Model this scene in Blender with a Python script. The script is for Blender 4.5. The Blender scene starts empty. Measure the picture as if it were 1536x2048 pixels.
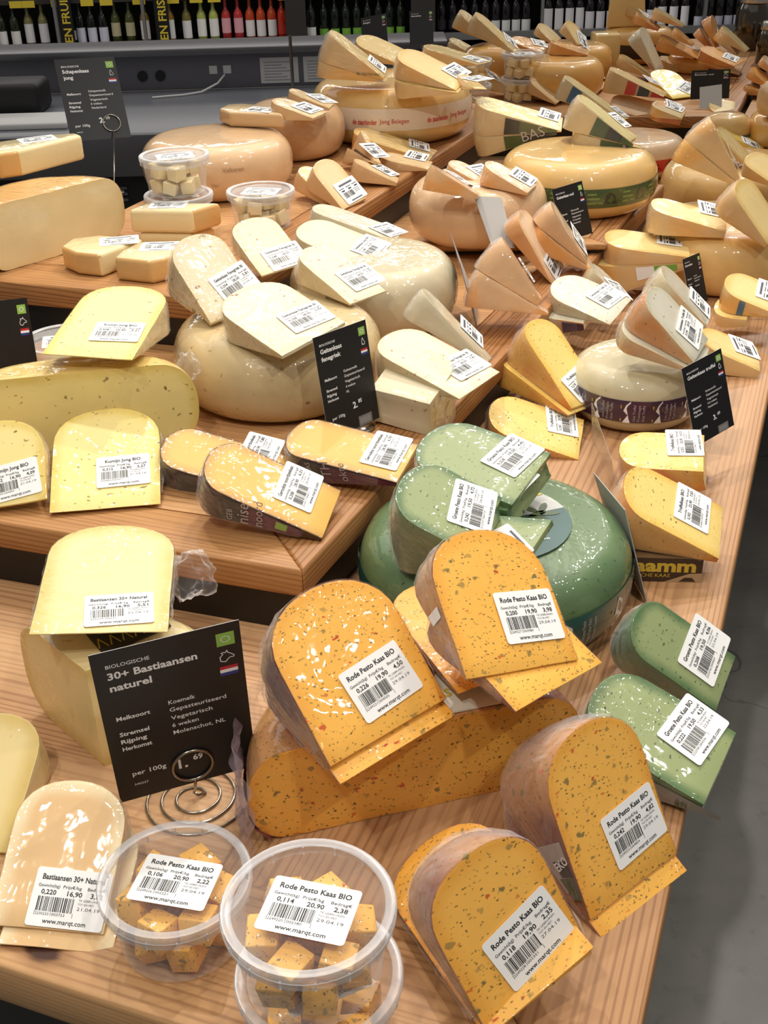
import bpy, bmesh, math, random
from mathutils import Vector, Matrix, Euler, noise
PI=math.pi
random.seed(7)
S=bpy.context.scene
COL=S.collection
SPOTS=[(.55,2.6,3.0,.25,1.3,.8,105),(-.5,2.1,3.0,-.15,1.1,.85,92),(1.2,3.6,3.0,.6,2.4,.8,84),(.2,.7,3.1,.1,.9,.8,34),(-.21,3.02,3.0,-.1,1.9,.95,66),(.90,1.388,3.0,-.1,1.45,.95,44),(-.744,.174,3.0,-.25,.75,.84,34),(1.97,5.36,3.0,.85,3.3,.9,150),(.75,-.45,2.9,.12,.85,.85,58),(-.5,-.3,2.9,-.15,1.1,.85,52),(1.05,2.29,3.0,-.1,1.05,.9,14),(1.96,.09,3.0,0,.72,.95,14),(1.62,1.42,3.0,.33,.8,.83,14)]  # track spots, several of them added at mirror angles to put glints on film
AREAS=[(0,1.5,3.5,4,4,20),(-.5,8.6,3.2,7,1.2,125),(-1,4.6,3.4,4,2,34)]  # unseen soft fills added to brighten the table, wine rack and counter
TY1,TY2=-.238,-.28
TXT1=('Rode Pesto Kaas BIO','0,106','20,90','2,22','2249226','002221','29.04.19'); TXT2=('Rode Pesto Kaas BIO','0,114','20,90','2,38','2249220','002380','29.04.19')
# ------------------------------------------------------------------ camera
cam=bpy.data.cameras.new('camera'); cam.sensor_fit='HORIZONTAL'; cam.sensor_width=36; cam.lens=2300*36/1536
cam.clip_start=.02
co=bpy.data.objects.new('camera',cam); COL.objects.link(co)
co.matrix_world=Matrix.Translation((0,0,1.5))@Matrix.Rotation(math.radians(60),4,'X')@Matrix.Rotation(math.radians(-1.7),4,'Z')
S.camera=co
# ------------------------------------------------------------------ exposure, world, lamps
S.view_settings.view_transform='Standard'; S.view_settings.look='None'; S.view_settings.gamma=1
S.view_settings.exposure=-.42; S.view_settings.use_curve_mapping=False
w=bpy.data.worlds.new('World'); S.world=w; w.use_nodes=True
bg=w.node_tree.nodes['Background']; bg.inputs[0].default_value=(1,.96,.92,1); bg.inputs[1].default_value=.22
def spot(x,y,z,tx,ty,tz,e,ang=62,r=.035,col=(1,.945,.87)):
    l=bpy.data.lights.new('track_and_glint_spot','SPOT'); l.energy=e; l.spot_size=math.radians(ang); l.spot_blend=.6; l.shadow_soft_size=r; l.color=col
    o=bpy.data.objects.new('track_and_glint_spot',l); COL.objects.link(o); o.location=(x,y,z)
    o.rotation_euler=(Vector((tx,ty,tz))-Vector((x,y,z))).to_track_quat('-Z','Y').to_euler()
for a in SPOTS: spot(*a)
def area(x,y,z,sx,sy,e,col=(1,.95,.88),rot=(0,0,0)):
    l=bpy.data.lights.new('soft_fill','AREA'); l.shape='RECTANGLE'; l.size=sx; l.size_y=sy; l.energy=e; l.color=col
    o=bpy.data.objects.new('soft_fill',l); COL.objects.link(o); o.location=(x,y,z); o.rotation_euler=rot
for a in AREAS: area(*a)
# ------------------------------------------------------------------ helpers
def lin(c):
    return tuple(((v/255)/12.92 if v/255<=.04045 else ((v/255+.055)/1.055)**2.4) for v in c)+(1,)
def obj(name,me,parent=None,mats=(),label=None,cat=None,group=None,kind=None,loc=None,rot=None,mw=None):
    if isinstance(me,bmesh.types.BMesh):
        bm=me; me=bpy.data.meshes.new(name); bm.to_mesh(me); bm.free()
    for m in mats:
        if me is not None: me.materials.append(m)
    o=bpy.data.objects.new(name,me); COL.objects.link(o)
    if parent: o.parent=parent
    if mw is not None: o.matrix_basis=mw
    if loc: o.location=loc
    if rot: o.rotation_euler=rot
    for k,v in (('label',label),('category',cat),('group',group),('kind',kind)):
        if v: o[k]=v
    return o
def smooth(o,ang=40,bev=0,seg=2):
    me=o.data
    me.polygons.foreach_set('use_smooth',[True]*len(me.polygons))
    if bev:
        m=o.modifiers.new('bevel','BEVEL'); m.width=bev; m.segments=seg; m.limit_method='ANGLE'; m.angle_limit=math.radians(38); m.harden_normals=False
        m.use_clamp_overlap=True
    else: me.set_sharp_from_angle(angle=math.radians(ang))
    return o
def box(bm,x0,x1,y0,y1,z0,z1,mi=0,M=None):
    v=[bm.verts.new((M@Vector((x,y,z))) if M else (x,y,z)) for z in(z0,z1) for x,y in((x0,y0),(x1,y0),(x1,y1),(x0,y1))]
    for f in((3,2,1,0),(4,5,6,7),(0,1,5,4),(1,2,6,5),(2,3,7,6),(3,0,4,7)):
        q=bm.faces.new([v[i] for i in f]); q.material_index=mi
    return v
def prism(bm,pts,z0,z1,mi=0):
    a=0
    for i in range(len(pts)): a+=pts[i-1][0]*pts[i][1]-pts[i][0]*pts[i-1][1]
    if a<0: pts=pts[::-1]
    n=len(pts); lo=[bm.verts.new((p[0],p[1],z0)) for p in pts]; hi=[bm.verts.new((p[0],p[1],z1)) for p in pts]
    bm.faces.new(lo[::-1]).material_index=mi; bm.faces.new(hi).material_index=mi
    for i in range(n):
        bm.faces.new((lo[i],lo[(i+1)%n],hi[(i+1)%n],hi[i])).material_index=mi
def lathe(bm,prof,seg=48,mi=0,a0=0,a1=2*PI,close=True):
    full=abs(a1-a0-2*PI)<1e-6; n=seg if full else seg+1; rings=[]
    for i in range(n):
        a=a0+(a1-a0)*i/seg; c,s=math.cos(a),math.sin(a)
        rings.append([bm.verts.new((r*c,r*s,z)) for r,z in prof])
    for i in range(seg):
        A=rings[i]; B=rings[(i+1)%n]
        for j in range(len(prof)-1):
            f=bm.faces.new((A[j],B[j],B[j+1],A[j+1])); f.material_index=mi
def tube(bm,pts,r,seg=8,mi=0,closed=False):
    pts=[Vector(p) for p in pts]; n=len(pts); rings=[]; up=None
    for i,p in enumerate(pts):
        t=(pts[(i+1)%n]-pts[i-1]) if closed else (pts[min(i+1,n-1)]-pts[max(i-1,0)])
        t.normalize()
        if up is None: up=t.orthogonal()
        up=(up-t*up.dot(t)).normalized(); b=t.cross(up)
        rings.append([bm.verts.new(p+r*(math.cos(2*PI*k/seg)*up+math.sin(2*PI*k/seg)*b)) for k in range(seg)])
    for i in range(n if closed else n-1):
        A=rings[i]; B=rings[(i+1)%n]
        for k in range(seg): bm.faces.new((A[k],A[(k+1)%seg],B[(k+1)%seg],B[k])).material_index=mi
    if not closed:
        bm.faces.new(rings[0][::-1]).material_index=mi; bm.faces.new(rings[-1]).material_index=mi
# flat printing: text glyphs as mesh
_tc={}
def glyphs(s,bold=0):
    k=(s,bold)
    if k not in _tc:
        cu=bpy.data.curves.new('t','FONT'); cu.body=s; cu.resolution_u=2; cu.offset=bold
        o=bpy.data.objects.new('t',cu); me=o.to_mesh()
        _tc[k]=([tuple(v.co)[:2] for v in me.vertices],[tuple(p.vertices) for p in me.polygons])
        o.to_mesh_clear(); bpy.data.objects.remove(o); bpy.data.curves.remove(cu)
    return _tc[k]
def put_text(bm,s,x,y,h,z=0,width=None,align='L',bold=0,mi=1,fn=None,rot=0,sx=1):
    """h: cap height. fn maps flat (x,y) to 3-D."""
    vs,fs=glyphs(s,bold)
    if not vs: return
    x0=min(v[0] for v in vs); x1=max(v[0] for v in vs)
    ky=h/.70; kx=(width/(x1-x0)) if width else ky*sx
    off={'L':0,'C':-.5*(x1-x0)*kx,'R':-(x1-x0)*kx}[align]
    c,n=math.cos(rot),math.sin(rot); out=[]
    for v in vs:
        a=(v[0]-x0)*kx+off; b=v[1]*ky; px,py=x+a*c-b*n,y+a*n+b*c
        out.append(bm.verts.new(fn(px,py) if fn else (px,py,z)))
    for f in fs:
        try: bm.faces.new([out[i] for i in f]).material_index=mi
        except ValueError: pass
def rect(bm,x0,x1,y0,y1,z=0,mi=1,fn=None):
    q=[(x0,y0),(x1,y0),(x1,y1),(x0,y1)]
    f=bm.faces.new([bm.verts.new(fn(*p) if fn else (p[0],p[1],z)) for p in q]); f.material_index=mi
    return f
def poly(bm,pts,z=0,mi=1,fn=None):
    a=sum(pts[i-1][0]*pts[i][1]-pts[i][0]*pts[i-1][1] for i in range(len(pts)))
    if a<0: pts=pts[::-1]
    f=bm.faces.new([bm.verts.new(fn(*p) if fn else (p[0],p[1],z)) for p in pts]); f.material_index=mi
def stroke(bm,pts,wd,z=0,mi=1,closed=False):
    n=len(pts)
    for i in range(n if closed else n-1):
        a=Vector(pts[i]); b=Vector(pts[(i+1)%n]); t=(b-a).normalized()*wd/2; p=Vector((-t.y,t.x))
        poly(bm,[tuple(a-t+p),tuple(a-t-p),tuple(b+t-p),tuple(b+t+p)],z,mi)
# ------------------------------------------------------------------ materials
def newmat(name):
    m=bpy.data.materials.new(name); m.use_nodes=True; nt=m.node_tree; nt.nodes.clear()
    out=nt.nodes.new('ShaderNodeOutputMaterial'); return m,nt,out
def N(nt,t,**kw):
    n=nt.nodes.new('ShaderNode'+t)
    for k,v in kw.items():
        if k.startswith('i_'): n.inputs[int(k[2:]) if k[2:].isdigit() else k[2:]].default_value=v
        else: setattr(n,k,v)
    return n
def mixc(nt,fac,a,b):
    n=nt.nodes.new('ShaderNodeMix'); n.data_type='RGBA'
    for sock,v in ((n.inputs[0],fac),(n.inputs[6],a),(n.inputs[7],b)):
        if hasattr(v,'is_output'): nt.links.new(v,sock)
        else: sock.default_value=v
    return n.outputs[2]
def maprange(nt,v,a,b,c=0,d=1,smooth=True):
    n=nt.nodes.new('ShaderNodeMapRange'); n.interpolation_type='SMOOTHSTEP' if smooth else 'LINEAR'
    nt.links.new(v,n.inputs[0])
    for i,x in enumerate((a,b,c,d)): n.inputs[i+1].default_value=x
    return n.outputs[0]
def math2(nt,op,a,b=None):
    n=nt.nodes.new('ShaderNodeMath'); n.operation=op
    for i,v in enumerate((a,b)):
        if v is None: continue
        if hasattr(v,'is_output'): nt.links.new(v,n.inputs[i])
        else: n.inputs[i].default_value=v
    return n.outputs[0]
def noise_(nt,vec,scale,detail=3,rough=.5,dist=0):
    n=nt.nodes.new('ShaderNodeTexNoise'); nt.links.new(vec,n.inputs['Vector']); n.inputs['Scale'].default_value=scale
    n.inputs['Detail'].default_value=detail; n.inputs['Roughness'].default_value=rough; n.inputs['Distortion'].default_value=dist
    return n.outputs[0]
def simple(name,col,rough=.5,metal=0,coat=0,spec=.5,emit=0):
    m,nt,out=newmat(name); b=N(nt,'BsdfPrincipled'); nt.links.new(b.outputs[0],out.inputs[0])
    b.inputs['Base Color'].default_value=lin(col); b.inputs['Roughness'].default_value=rough; b.inputs['Metallic'].default_value=metal
    b.inputs['Coat Weight'].default_value=coat; b.inputs['Coat Roughness'].default_value=.08; b.inputs['Specular IOR Level'].default_value=spec
    if emit: b.inputs['Emission Color'].default_value=lin(col); b.inputs['Emission Strength'].default_value=emit
    return m
def cheese(name,face,rind=None,band=None,rind2=None,flecks=(),film=.5,rough=.45,edgew=.06,bandw=.8):
    """returns (cut-face material, rind material); film = how crinkled the tight wrap is"""
    out2=[]
    for which in (0,1):
        m,nt,out=newmat(name+('_rind' if which else '_paste'))
        tc=N(nt,'TexCoord'); oi=N(nt,'ObjectInfo')
        vm=N(nt,'VectorMath',operation='MULTIPLY_ADD'); nt.links.new(oi.outputs['Random'],vm.inputs[0]); vm.inputs[1].default_value=(3.1,5.3,7.7); nt.links.new(tc.outputs['Object'],vm.inputs[2])
        P=vm.outputs[0]
        fc=lin(face); rc=lin(rind or face); bc=lin(band or face)
        mot=noise_(nt,P,28,3)
        if which==0:
            at=N(nt,'Attribute',attribute_name='edge'); e=at.outputs['Fac']
            ew=math2(nt,'ADD',e,math2(nt,'MULTIPLY',math2(nt,'SUBTRACT',mot,.5),.35))
            c=mixc(nt,maprange(nt,ew,.0,bandw),bc,fc)
            c=mixc(nt,maprange(nt,mot,.3,.75,0,.22),c,tuple(v*.86 for v in fc[:3])+(1,))
            c=mixc(nt,maprange(nt,e,.0,edgew),rc,c)
        else:
            c=mixc(nt,maprange(nt,mot,.25,.75,0,.4),rc,tuple(v*.8 for v in rc[:3])+(1,))
            if rind2:
                big=noise_(nt,P,11,1); c=mixc(nt,maprange(nt,big,.46,.64),c,lin(rind2))
        for k,(fcol,sc,th,frac,strx) in enumerate(flecks):
            mp=N(nt,'Mapping'); nt.links.new(P,mp.inputs[0]); mp.inputs['Rotation'].default_value=(.3+k*1.3,.5+k,.9*k+.4); mp.inputs['Scale'].default_value=(1,strx,1)
            wob=N(nt,'TexNoise'); nt.links.new(P,wob.inputs['Vector']); wob.inputs['Scale'].default_value=sc*1.7; wob.inputs['Detail'].default_value=2
            ad=N(nt,'VectorMath',operation='MULTIPLY_ADD'); nt.links.new(wob.outputs['Color'],ad.inputs[0]); ad.inputs[1].default_value=(.9/sc,)*3; nt.links.new(mp.outputs[0],ad.inputs[2])
            v=N(nt,'TexVoronoi'); nt.links.new(ad.outputs[0],v.inputs['Vector']); v.inputs['Scale'].default_value=sc
            sep=N(nt,'SeparateColor'); nt.links.new(v.outputs['Color'],sep.inputs[0])
            inside=maprange(nt,v.outputs['Distance'],th,th*.6)
            on=maprange(nt,sep.outputs[0],1-frac,1-frac+.03)
            depth=maprange(nt,sep.outputs[1],0,1,.45,1,False)
            c=mixc(nt,math2(nt,'MULTIPLY',math2(nt,'MULTIPLY',inside,on),depth),c,lin(fcol))
        b=N(nt,'BsdfPrincipled'); nt.links.new(c,b.inputs['Base Color']); b.inputs['Roughness'].default_value=rough
        b.inputs['Specular IOR Level'].default_value=.3
        bm_=N(nt,'Bump'); bm_.inputs['Strength'].default_value=.18; bm_.inputs['Distance'].default_value=.002; nt.links.new(noise_(nt,P,60,4),bm_.inputs['Height']); nt.links.new(bm_.outputs[0],b.inputs['Normal'])
        if film:
            b.inputs['Coat Weight'].default_value=1; b.inputs['Coat Roughness'].default_value=.05; b.inputs['Coat IOR'].default_value=1.5
            mp=N(nt,'Mapping'); nt.links.new(P,mp.inputs[0]); mp.inputs['Scale'].default_value=(1,.45,1.6); mp.inputs['Rotation'].default_value=(0,.4,.6)
            wr=noise_(nt,mp.outputs[0],36,1,.5,1.4)
            w2=noise_(nt,P,18,2,.5,.6)
            w3=noise_(nt,P,105,0,.5,.8)
            crest=math2(nt,'ABSOLUTE',math2(nt,'SUBTRACT',wr,.5))
            patch=maprange(nt,noise_(nt,P,13,1),.42,.66)
            if which==0: amt=math2(nt,'MAXIMUM',math2(nt,'MULTIPLY',patch,.75),maprange(nt,e,.0,.55,1,.06))
            else: amt=math2(nt,'MAXIMUM',patch,.35)
            h=math2(nt,'ADD',math2(nt,'MULTIPLY',math2(nt,'ADD',math2(nt,'MULTIPLY',crest,-1.9),math2(nt,'MULTIPLY',w3,.55 if which==0 else .25)),amt),math2(nt,'MULTIPLY',w2,.8))
            b2=N(nt,'Bump'); b2.inputs['Strength'].default_value=min(1,film*1.6); b2.inputs['Distance'].default_value=.004; nt.links.new(h,b2.inputs['Height']); nt.links.new(b2.outputs[0],b.inputs['Coat Normal'])
        nt.links.new(b.outputs[0],out.inputs[0]); out2.append(m)
    return out2
def wood(name,ang=0,c1=(196,150,104),c2=(168,118,74),c3=(120,78,46),knots=(),rough=.5):
    """planks with the grain along the world direction ang (radians from +X)"""
    m,nt,out=newmat(name); g=N(nt,'NewGeometry')
    mp=N(nt,'Mapping'); mp.vector_type='TEXTURE'; nt.links.new(g.outputs['Position'],mp.inputs[0]); mp.inputs['Rotation'].default_value=(0,0,ang)
    st=N(nt,'Mapping'); nt.links.new(mp.outputs[0],st.inputs[0]); st.inputs['Scale'].default_value=(.9,10,10)
    broad=noise_(nt,st.outputs[0],1.4,3,.5,.5)
    st2=N(nt,'Mapping'); nt.links.new(mp.outputs[0],st2.inputs[0]); st2.inputs['Scale'].default_value=(.35,9,9)
    wob=noise_(nt,st2.outputs[0],1.1,3,.5,.3)
    sp=N(nt,'SeparateXYZ'); nt.links.new(mp.outputs[0],sp.inputs[0])
    ring=math2(nt,'SINE',math2(nt,'ADD',math2(nt,'MULTIPLY',math2(nt,'ADD',sp.outputs[1],math2(nt,'MULTIPLY',sp.outputs[2],1.3)),760),math2(nt,'MULTIPLY',wob,70)))
    st3=N(nt,'Mapping'); nt.links.new(mp.outputs[0],st3.inputs[0]); st3.inputs['Scale'].default_value=(6,170,170)
    fine=noise_(nt,st3.outputs[0],1.5,3,.6)
    c=mixc(nt,maprange(nt,broad,.25,.75),lin(c1),lin(c2))
    amt=math2(nt,'MULTIPLY',maprange(nt,ring,.1,1),maprange(nt,broad,.3,.65,.2,.7))
    c=mixc(nt,amt,c,lin(c3))
    c=mixc(nt,maprange(nt,fine,.45,.8,0,.35),c,lin(c3))
    for (kx,ky,kz,kr) in knots:
        d=N(nt,'VectorMath',operation='SUBTRACT'); nt.links.new(g.outputs['Position'],d.inputs[0]); d.inputs[1].default_value=(kx,ky,kz)
        r=N(nt,'Mapping'); r.vector_type='TEXTURE'; nt.links.new(d.outputs[0],r.inputs[0]); r.inputs['Rotation'].default_value=(0,0,ang); r.inputs['Scale'].default_value=(1.7,1,1)
        ln=N(nt,'VectorMath',operation='LENGTH'); nt.links.new(r.outputs[0],ln.inputs[0])
        dd=math2(nt,'ADD',ln.outputs['Value'],math2(nt,'MULTIPLY',math2(nt,'SUBTRACT',fine,.5),kr*.5))
        c=mixc(nt,maprange(nt,dd,kr*1.7,kr*.8,0,.6),c,lin(c3)); c=mixc(nt,maprange(nt,dd,kr,kr*.55),c,lin((70,38,22)))
    b=N(nt,'BsdfPrincipled'); nt.links.new(c,b.inputs['Base Color']); b.inputs['Roughness'].default_value=rough; b.inputs['Specular IOR Level'].default_value=.35
    bp=N(nt,'Bump'); bp.inputs['Strength'].default_value=.12; bp.inputs['Distance'].default_value=.001; nt.links.new(fine,bp.inputs['Height']); nt.links.new(bp.outputs[0],b.inputs['Normal'])
    nt.links.new(b.outputs[0],out.inputs[0]); return m
def clear(name,col=(245,246,250),opac=.25,rough=.12,crinkle=0,cs=60):
    """thin clear plastic: mostly transparent, glossy, a little milky"""
    m,nt,out=newmat(name)
    t=N(nt,'BsdfTransparent'); b=N(nt,'BsdfPrincipled'); b.inputs['Base Color'].default_value=lin(col); b.inputs['Roughness'].default_value=rough; b.inputs['Specular IOR Level'].default_value=.8
    lw=N(nt,'LayerWeight'); lw.inputs[0].default_value=.25
    if crinkle:
        tc=N(nt,'TexCoord'); bp=N(nt,'Bump'); bp.inputs['Strength'].default_value=crinkle; bp.inputs['Distance'].default_value=.006; nt.links.new(noise_(nt,tc.outputs['Object'],cs,1.5,.5,1.2),bp.inputs['Height']); nt.links.new(bp.outputs[0],b.inputs['Normal']); nt.links.new(bp.outputs[0],lw.inputs['Normal'])
    f=maprange(nt,lw.outputs['Facing'],.15,1,opac,min(1,opac+.5),False)
    mx=N(nt,'MixShader'); nt.links.new(f,mx.inputs[0]); nt.links.new(t.outputs[0],mx.inputs[1]); nt.links.new(b.outputs[0],mx.inputs[2]); nt.links.new(mx.outputs[0],out.inputs[0])
    return m
# ------------------------------------------------------------------ palette
M_white=simple('paper_white',(246,246,244),.6); M_ink=simple('print_black',(28,28,30),.6); M_card=simple('card_black',(24,24,25),.42)
M_cardback=simple('card_grey_back',(176,174,170),.6); M_leaf=simple('leaf_green',(150,196,86),.5); M_red=simple('flag_red',(196,40,52),.5); M_blue=simple('flag_blue',(48,60,140),.5)
M_black=simple('black_laminate',(22,20,19),.4); M_wire=simple('wire_steel',(165,158,148),.25,1)
M_tub=clear('tub_plastic',(236,238,242),.09,.2); M_lid=clear('lid_plastic',(240,242,246),.06,.14); M_rim=clear('lid_rim_plastic',(232,234,238),.42,.25)
M_film=clear('cling_film',(250,250,252),.045,.07,.8,40); M_filmp=clear('cling_film_lilac',(214,200,220),.10,.08,.8,40)
M_purple=simple('label_purple',(62,36,62),.35,coat=.8); M_maroon=simple('label_maroon',(96,34,60),.35,coat=.8); M_dgreen=simple('label_dark_green',(70,88,48),.35,coat=.8); M_vdark=simple('label_near_black',(38,40,34),.35,coat=.8)
M_lred=simple('label_red',(205,52,44),.4,coat=.8); M_lblue=simple('label_blue',(60,98,128),.4,coat=.8); M_teal=simple('label_teal',(34,84,80),.35,coat=.8); M_silver=simple('label_silver',(150,150,142),.3,coat=.6)
M_gtext=simple('print_green',(120,170,70),.5); M_ytext=simple('print_yellow',(206,176,60),.5); M_brownl=simple('label_brown',(62,44,32),.5); M_ltext=simple('print_pale',(190,180,180),.5)
SEED=(70,74,40); BLK=(44,42,34)
K={}
def kind(k,b=.42,n=2.2,bev=.0016,**kw): K[k]=dict(m=cheese(k,**kw),b=b,n=n,bev=bev)
kind('rode',face=(250,188,84),rind=(192,138,88),band=(240,170,66),rind2=(150,100,84),flecks=(((74,74,38),190,.28,.44,1.9),((120,98,56),300,.34,.36,1.5),((132,116,66),90,.32,.3,1.3),((196,52,26),85,.22,.24,1.8)),film=.55)
kind('groen',face=(150,162,112),rind=(102,126,84),band=(82,112,70),rind2=(88,114,76),flecks=((( 50,66,42),120,.26,.42,2.1),((64,84,50),260,.26,.25,1.6)),film=.35,bandw=.7)
kind('komijn',face=(248,228,150),rind=(228,196,118),band=(232,204,108),flecks=(((118,98,42),66,.19,.5,2.3),((150,134,70),150,.24,.25,1.6)),film=.35)
kind('bast',face=(238,216,154),rind=(224,204,150),band=(216,186,104),bandw=1.1,flecks=(((196,168,96),36,.15,.3,1.3),),film=.3)
kind('peach',face=(228,188,132),rind=(230,196,146),band=(246,228,184),film=.45)
kind('smoked',face=(226,182,92),rind=(70,42,26),band=(204,152,80),edgew=.14,rind2=(58,32,22),film=.4)
kind('fene',face=(228,214,180),rind=(212,188,140),band=(220,204,166),flecks=(((146,98,56),46,.17,.5,1.6),((178,146,92),80,.2,.25,1.4)),film=.45,n=2.2)
kind('geit',face=(216,207,178),rind=(206,193,160),band=(208,197,165),flecks=(((208,198,168),60,.16,.1,1.4),),film=.4)
kind('truf',face=(242,210,124),rind=(226,172,84),band=(230,190,92),rind2=(208,104,34),flecks=(((84,74,38),110,.22,.4,1.8),((130,116,66),200,.26,.25,2.2)),film=.45)
kind('geittruf',face=(212,206,186),rind=(202,188,152),band=(200,192,164),rind2=(208,140,78),flecks=(((60,56,46),110,.18,.42,1.2),),film=.5)
kind('oud',face=(236,204,168),rind=(216,170,120),band=(222,180,134),rind2=(214,150,84),film=.5)
kind('bruin',face=(234,204,156),rind=(222,182,132),band=(224,186,128),film=.3)
kind('gouda',face=(244,214,146),rind=(228,190,132),band=(232,192,108),rind2=(232,176,98),film=.45)
kind('basg',face=(250,232,166),rind=(226,200,150),band=(240,214,140),film=.4)
kind('basb',face=(248,228,160),rind=(226,200,150),band=(240,212,136),film=.4)
kind('orange',face=(236,172,86),rind=(226,156,78),band=(226,158,72),rind2=(204,118,52),film=.45)
kind('geel',face=(250,222,104),rind=(244,206,96),band=(246,214,92),film=.35)
kind('schaap',face=(234,214,164),rind=(220,176,112),band=(232,206,150),rind2=(222,168,98),flecks=(((168,140,92),34,.14,.3,1.2),),film=.35)
kind('roze',face=(240,206,160),rind=(240,204,162),film=.3)
W_rind=cheese('wheel_tan_rind',(226,186,142),(226,188,144),film=.12,flecks=(((180,140,100),26,.16,.12,1.2),),rough=.38)[1]
W_goat=cheese('wheel_pinkish_rind',(228,192,150),(228,192,150),film=.15,rough=.4)[1]
W_yel=cheese('wheel_yellow_rind',(236,192,118),(236,194,122),film=.1,rough=.4)[1]
W_yel2=cheese('wheel_gold_rind',(234,178,94),(234,180,96),film=.1,rough=.4)[1]
# ------------------------------------------------------------------ setting
AZ=math.radians(21.3); UE=Vector((math.cos(AZ),-math.sin(AZ))); UD=Vector((math.sin(AZ),math.cos(AZ)))
def ed(e,d): v=UE*e+UD*d; return (v.x,v.y)
gE=-AZ; gD=PI/2-AZ
KN=[(.40,1.27,.8,.012),(.375,1.14,.8,.013),(-.262,.578,.8,.011),(.52,1.36,.8,.01),(-.25,.6,.79,.01)]
WD_E=wood('oak_front_board',gE,(204,160,112),(186,140,92),(142,98,60),KN); WD_D=wood('oak_side_board',gD,(196,152,108),(178,132,88),(136,92,58),KN)
WD_P=wood('oak_plank',gE+.02,(206,164,120),(190,144,100),(148,104,68))
WT_E=wood('tier_front_board',gE,(190,140,88),(168,116,68),(112,70,38)); WT_D=wood('tier_side_board',gD-.05,(186,136,86),(164,112,64),(108,68,36)); WT_P=wood('tier_plank',gE,(202,154,104),(182,134,84),(132,88,50))
def concrete():
    m,nt,out=newmat('polished_concrete'); g=N(nt,'NewGeometry'); n1=noise_(nt,g.outputs['Position'],3,5,.6); n2=noise_(nt,g.outputs['Position'],28,4,.6)
    c=mixc(nt,maprange(nt,n1,.3,.7),lin((112,110,106)),lin((134,131,125))); c=mixc(nt,maprange(nt,n2,.55,.8,0,.5),c,lin((88,86,84)))
    v=N(nt,'TexVoronoi',feature='DISTANCE_TO_EDGE'); v.inputs['Scale'].default_value=.9
    ad=N(nt,'VectorMath',operation='MULTIPLY_ADD'); wob=N(nt,'TexNoise'); wob.inputs['Scale'].default_value=6; nt.links.new(g.outputs['Position'],wob.inputs['Vector']); nt.links.new(wob.outputs['Color'],ad.inputs[0]); ad.inputs[1].default_value=(.25,.25,.25); nt.links.new(g.outputs['Position'],ad.inputs[2]); nt.links.new(ad.outputs[0],v.inputs['Vector'])
    c=mixc(nt,maprange(nt,v.outputs['Distance'],.003,.0,0,.6),c,lin((50,49,48)))
    b=N(nt,'BsdfPrincipled'); nt.links.new(c,b.inputs['Base Color']); b.inputs['Roughness'].default_value=.42; nt.links.new(b.outputs[0],out.inputs[0]); return m
bm=bmesh.new(); box(bm,-8,8,-3,13,-.1,0); obj('floor',bm,None,[concrete()],kind='structure')
M_wall=simple('wall_dark',(40,37,36),.7)
bm=bmesh.new(); box(bm,-8,8,11.0,11.15,0,3.6); obj('wall_back',bm,None,[M_wall],kind='structure')
# display table: boards on a black plinth
ER,DF,EL=-.028,.422,-1.13
tab=obj('display_table',None,label='long oak display table with black plinth carrying all the cheeses',cat='table',loc=(0,0,0))
bm=bmesh.new(); prism(bm,[ed(EL,DF+.13),ed(ER-.34,DF+.13),ed(ER-.34,5.0),ed(EL,5.0)],.755,.8); smooth(obj('table_plank',bm,tab,[WD_P]),bev=.003)
bm=bmesh.new(); prism(bm,[ed(EL,DF),ed(ER,DF),ed(ER-.13,DF+.13),ed(EL,DF+.13)],.755,.8); smooth(obj('table_front_board',bm,tab,[WD_E]),bev=.004)
bm=bmesh.new(); prism(bm,[ed(ER,DF),ed(ER,5.0),ed(ER-.34,5.0),ed(ER-.34,DF+.13),ed(ER-.13,DF+.13)],.755,.8); smooth(obj('table_side_board',bm,tab,[WD_D]),bev=.004)
bm=bmesh.new(); prism(bm,[ed(EL+.05,DF+.06),ed(ER-.06,DF+.06),ed(ER-.06,4.9),ed(EL+.05,4.9)],0,.7545); obj('table_plinth',bm,tab,[M_black])
def tier(name,label,pts,z0,z1,th,front,side,inset=.012):
    """pts: front-left, front-right, back-right, back-left"""
    t=obj(name,None,label=label,cat='display tier',loc=(0,0,0)); fl,fr,br,bl=[Vector(p) for p in pts]
    ex=(fr-fl).normalized(); dx=(br-fr).normalized(); f=front; s=side
    i_fr=fr-ex*s+dx*f
    bm=bmesh.new(); prism(bm,[tuple(fl),tuple(fr),tuple(i_fr),tuple(fl+dx*f)],z1-th,z1); smooth(obj('front_board',bm,t,[WT_E]),bev=.0035)
    bm=bmesh.new(); prism(bm,[tuple(fr),tuple(br),tuple(br-ex*s),tuple(i_fr)],z1-th,z1); smooth(obj('side_board',bm,t,[WT_D]),bev=.0035)
    bm=bmesh.new(); prism(bm,[tuple(fl+dx*f),tuple(i_fr),tuple(br-ex*s),tuple(bl)],z1-th,z1-.0003); obj('deck',bm,t,[WT_P])
    c=(fl+fr+br+bl)/4
    q=[tuple(fl+dx*inset),tuple(fr+dx*inset-ex*inset),tuple(br-ex*inset),tuple(bl)]
    bm=bmesh.new(); prism(bm,q,z0+.0003,z1-th-.0003); obj('riser',bm,t,[M_black])
    return t
tier('display_tier','lower wooden display tier with mitred corner and black riser under the smoked cheeses',[(-.727,1.175),(-.082,.955),(.598,2.38),(.05,2.6)],.8,.885,.034,.075,.075)
tier('display_tier','upper wooden display tier holding the sheep cheeses, brown wheels and small tubs',[(-.586,1.646),(-.217,1.525),(.335,2.84),(-.05,2.97)],.8855,.965,.034,.09,.08)
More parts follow.
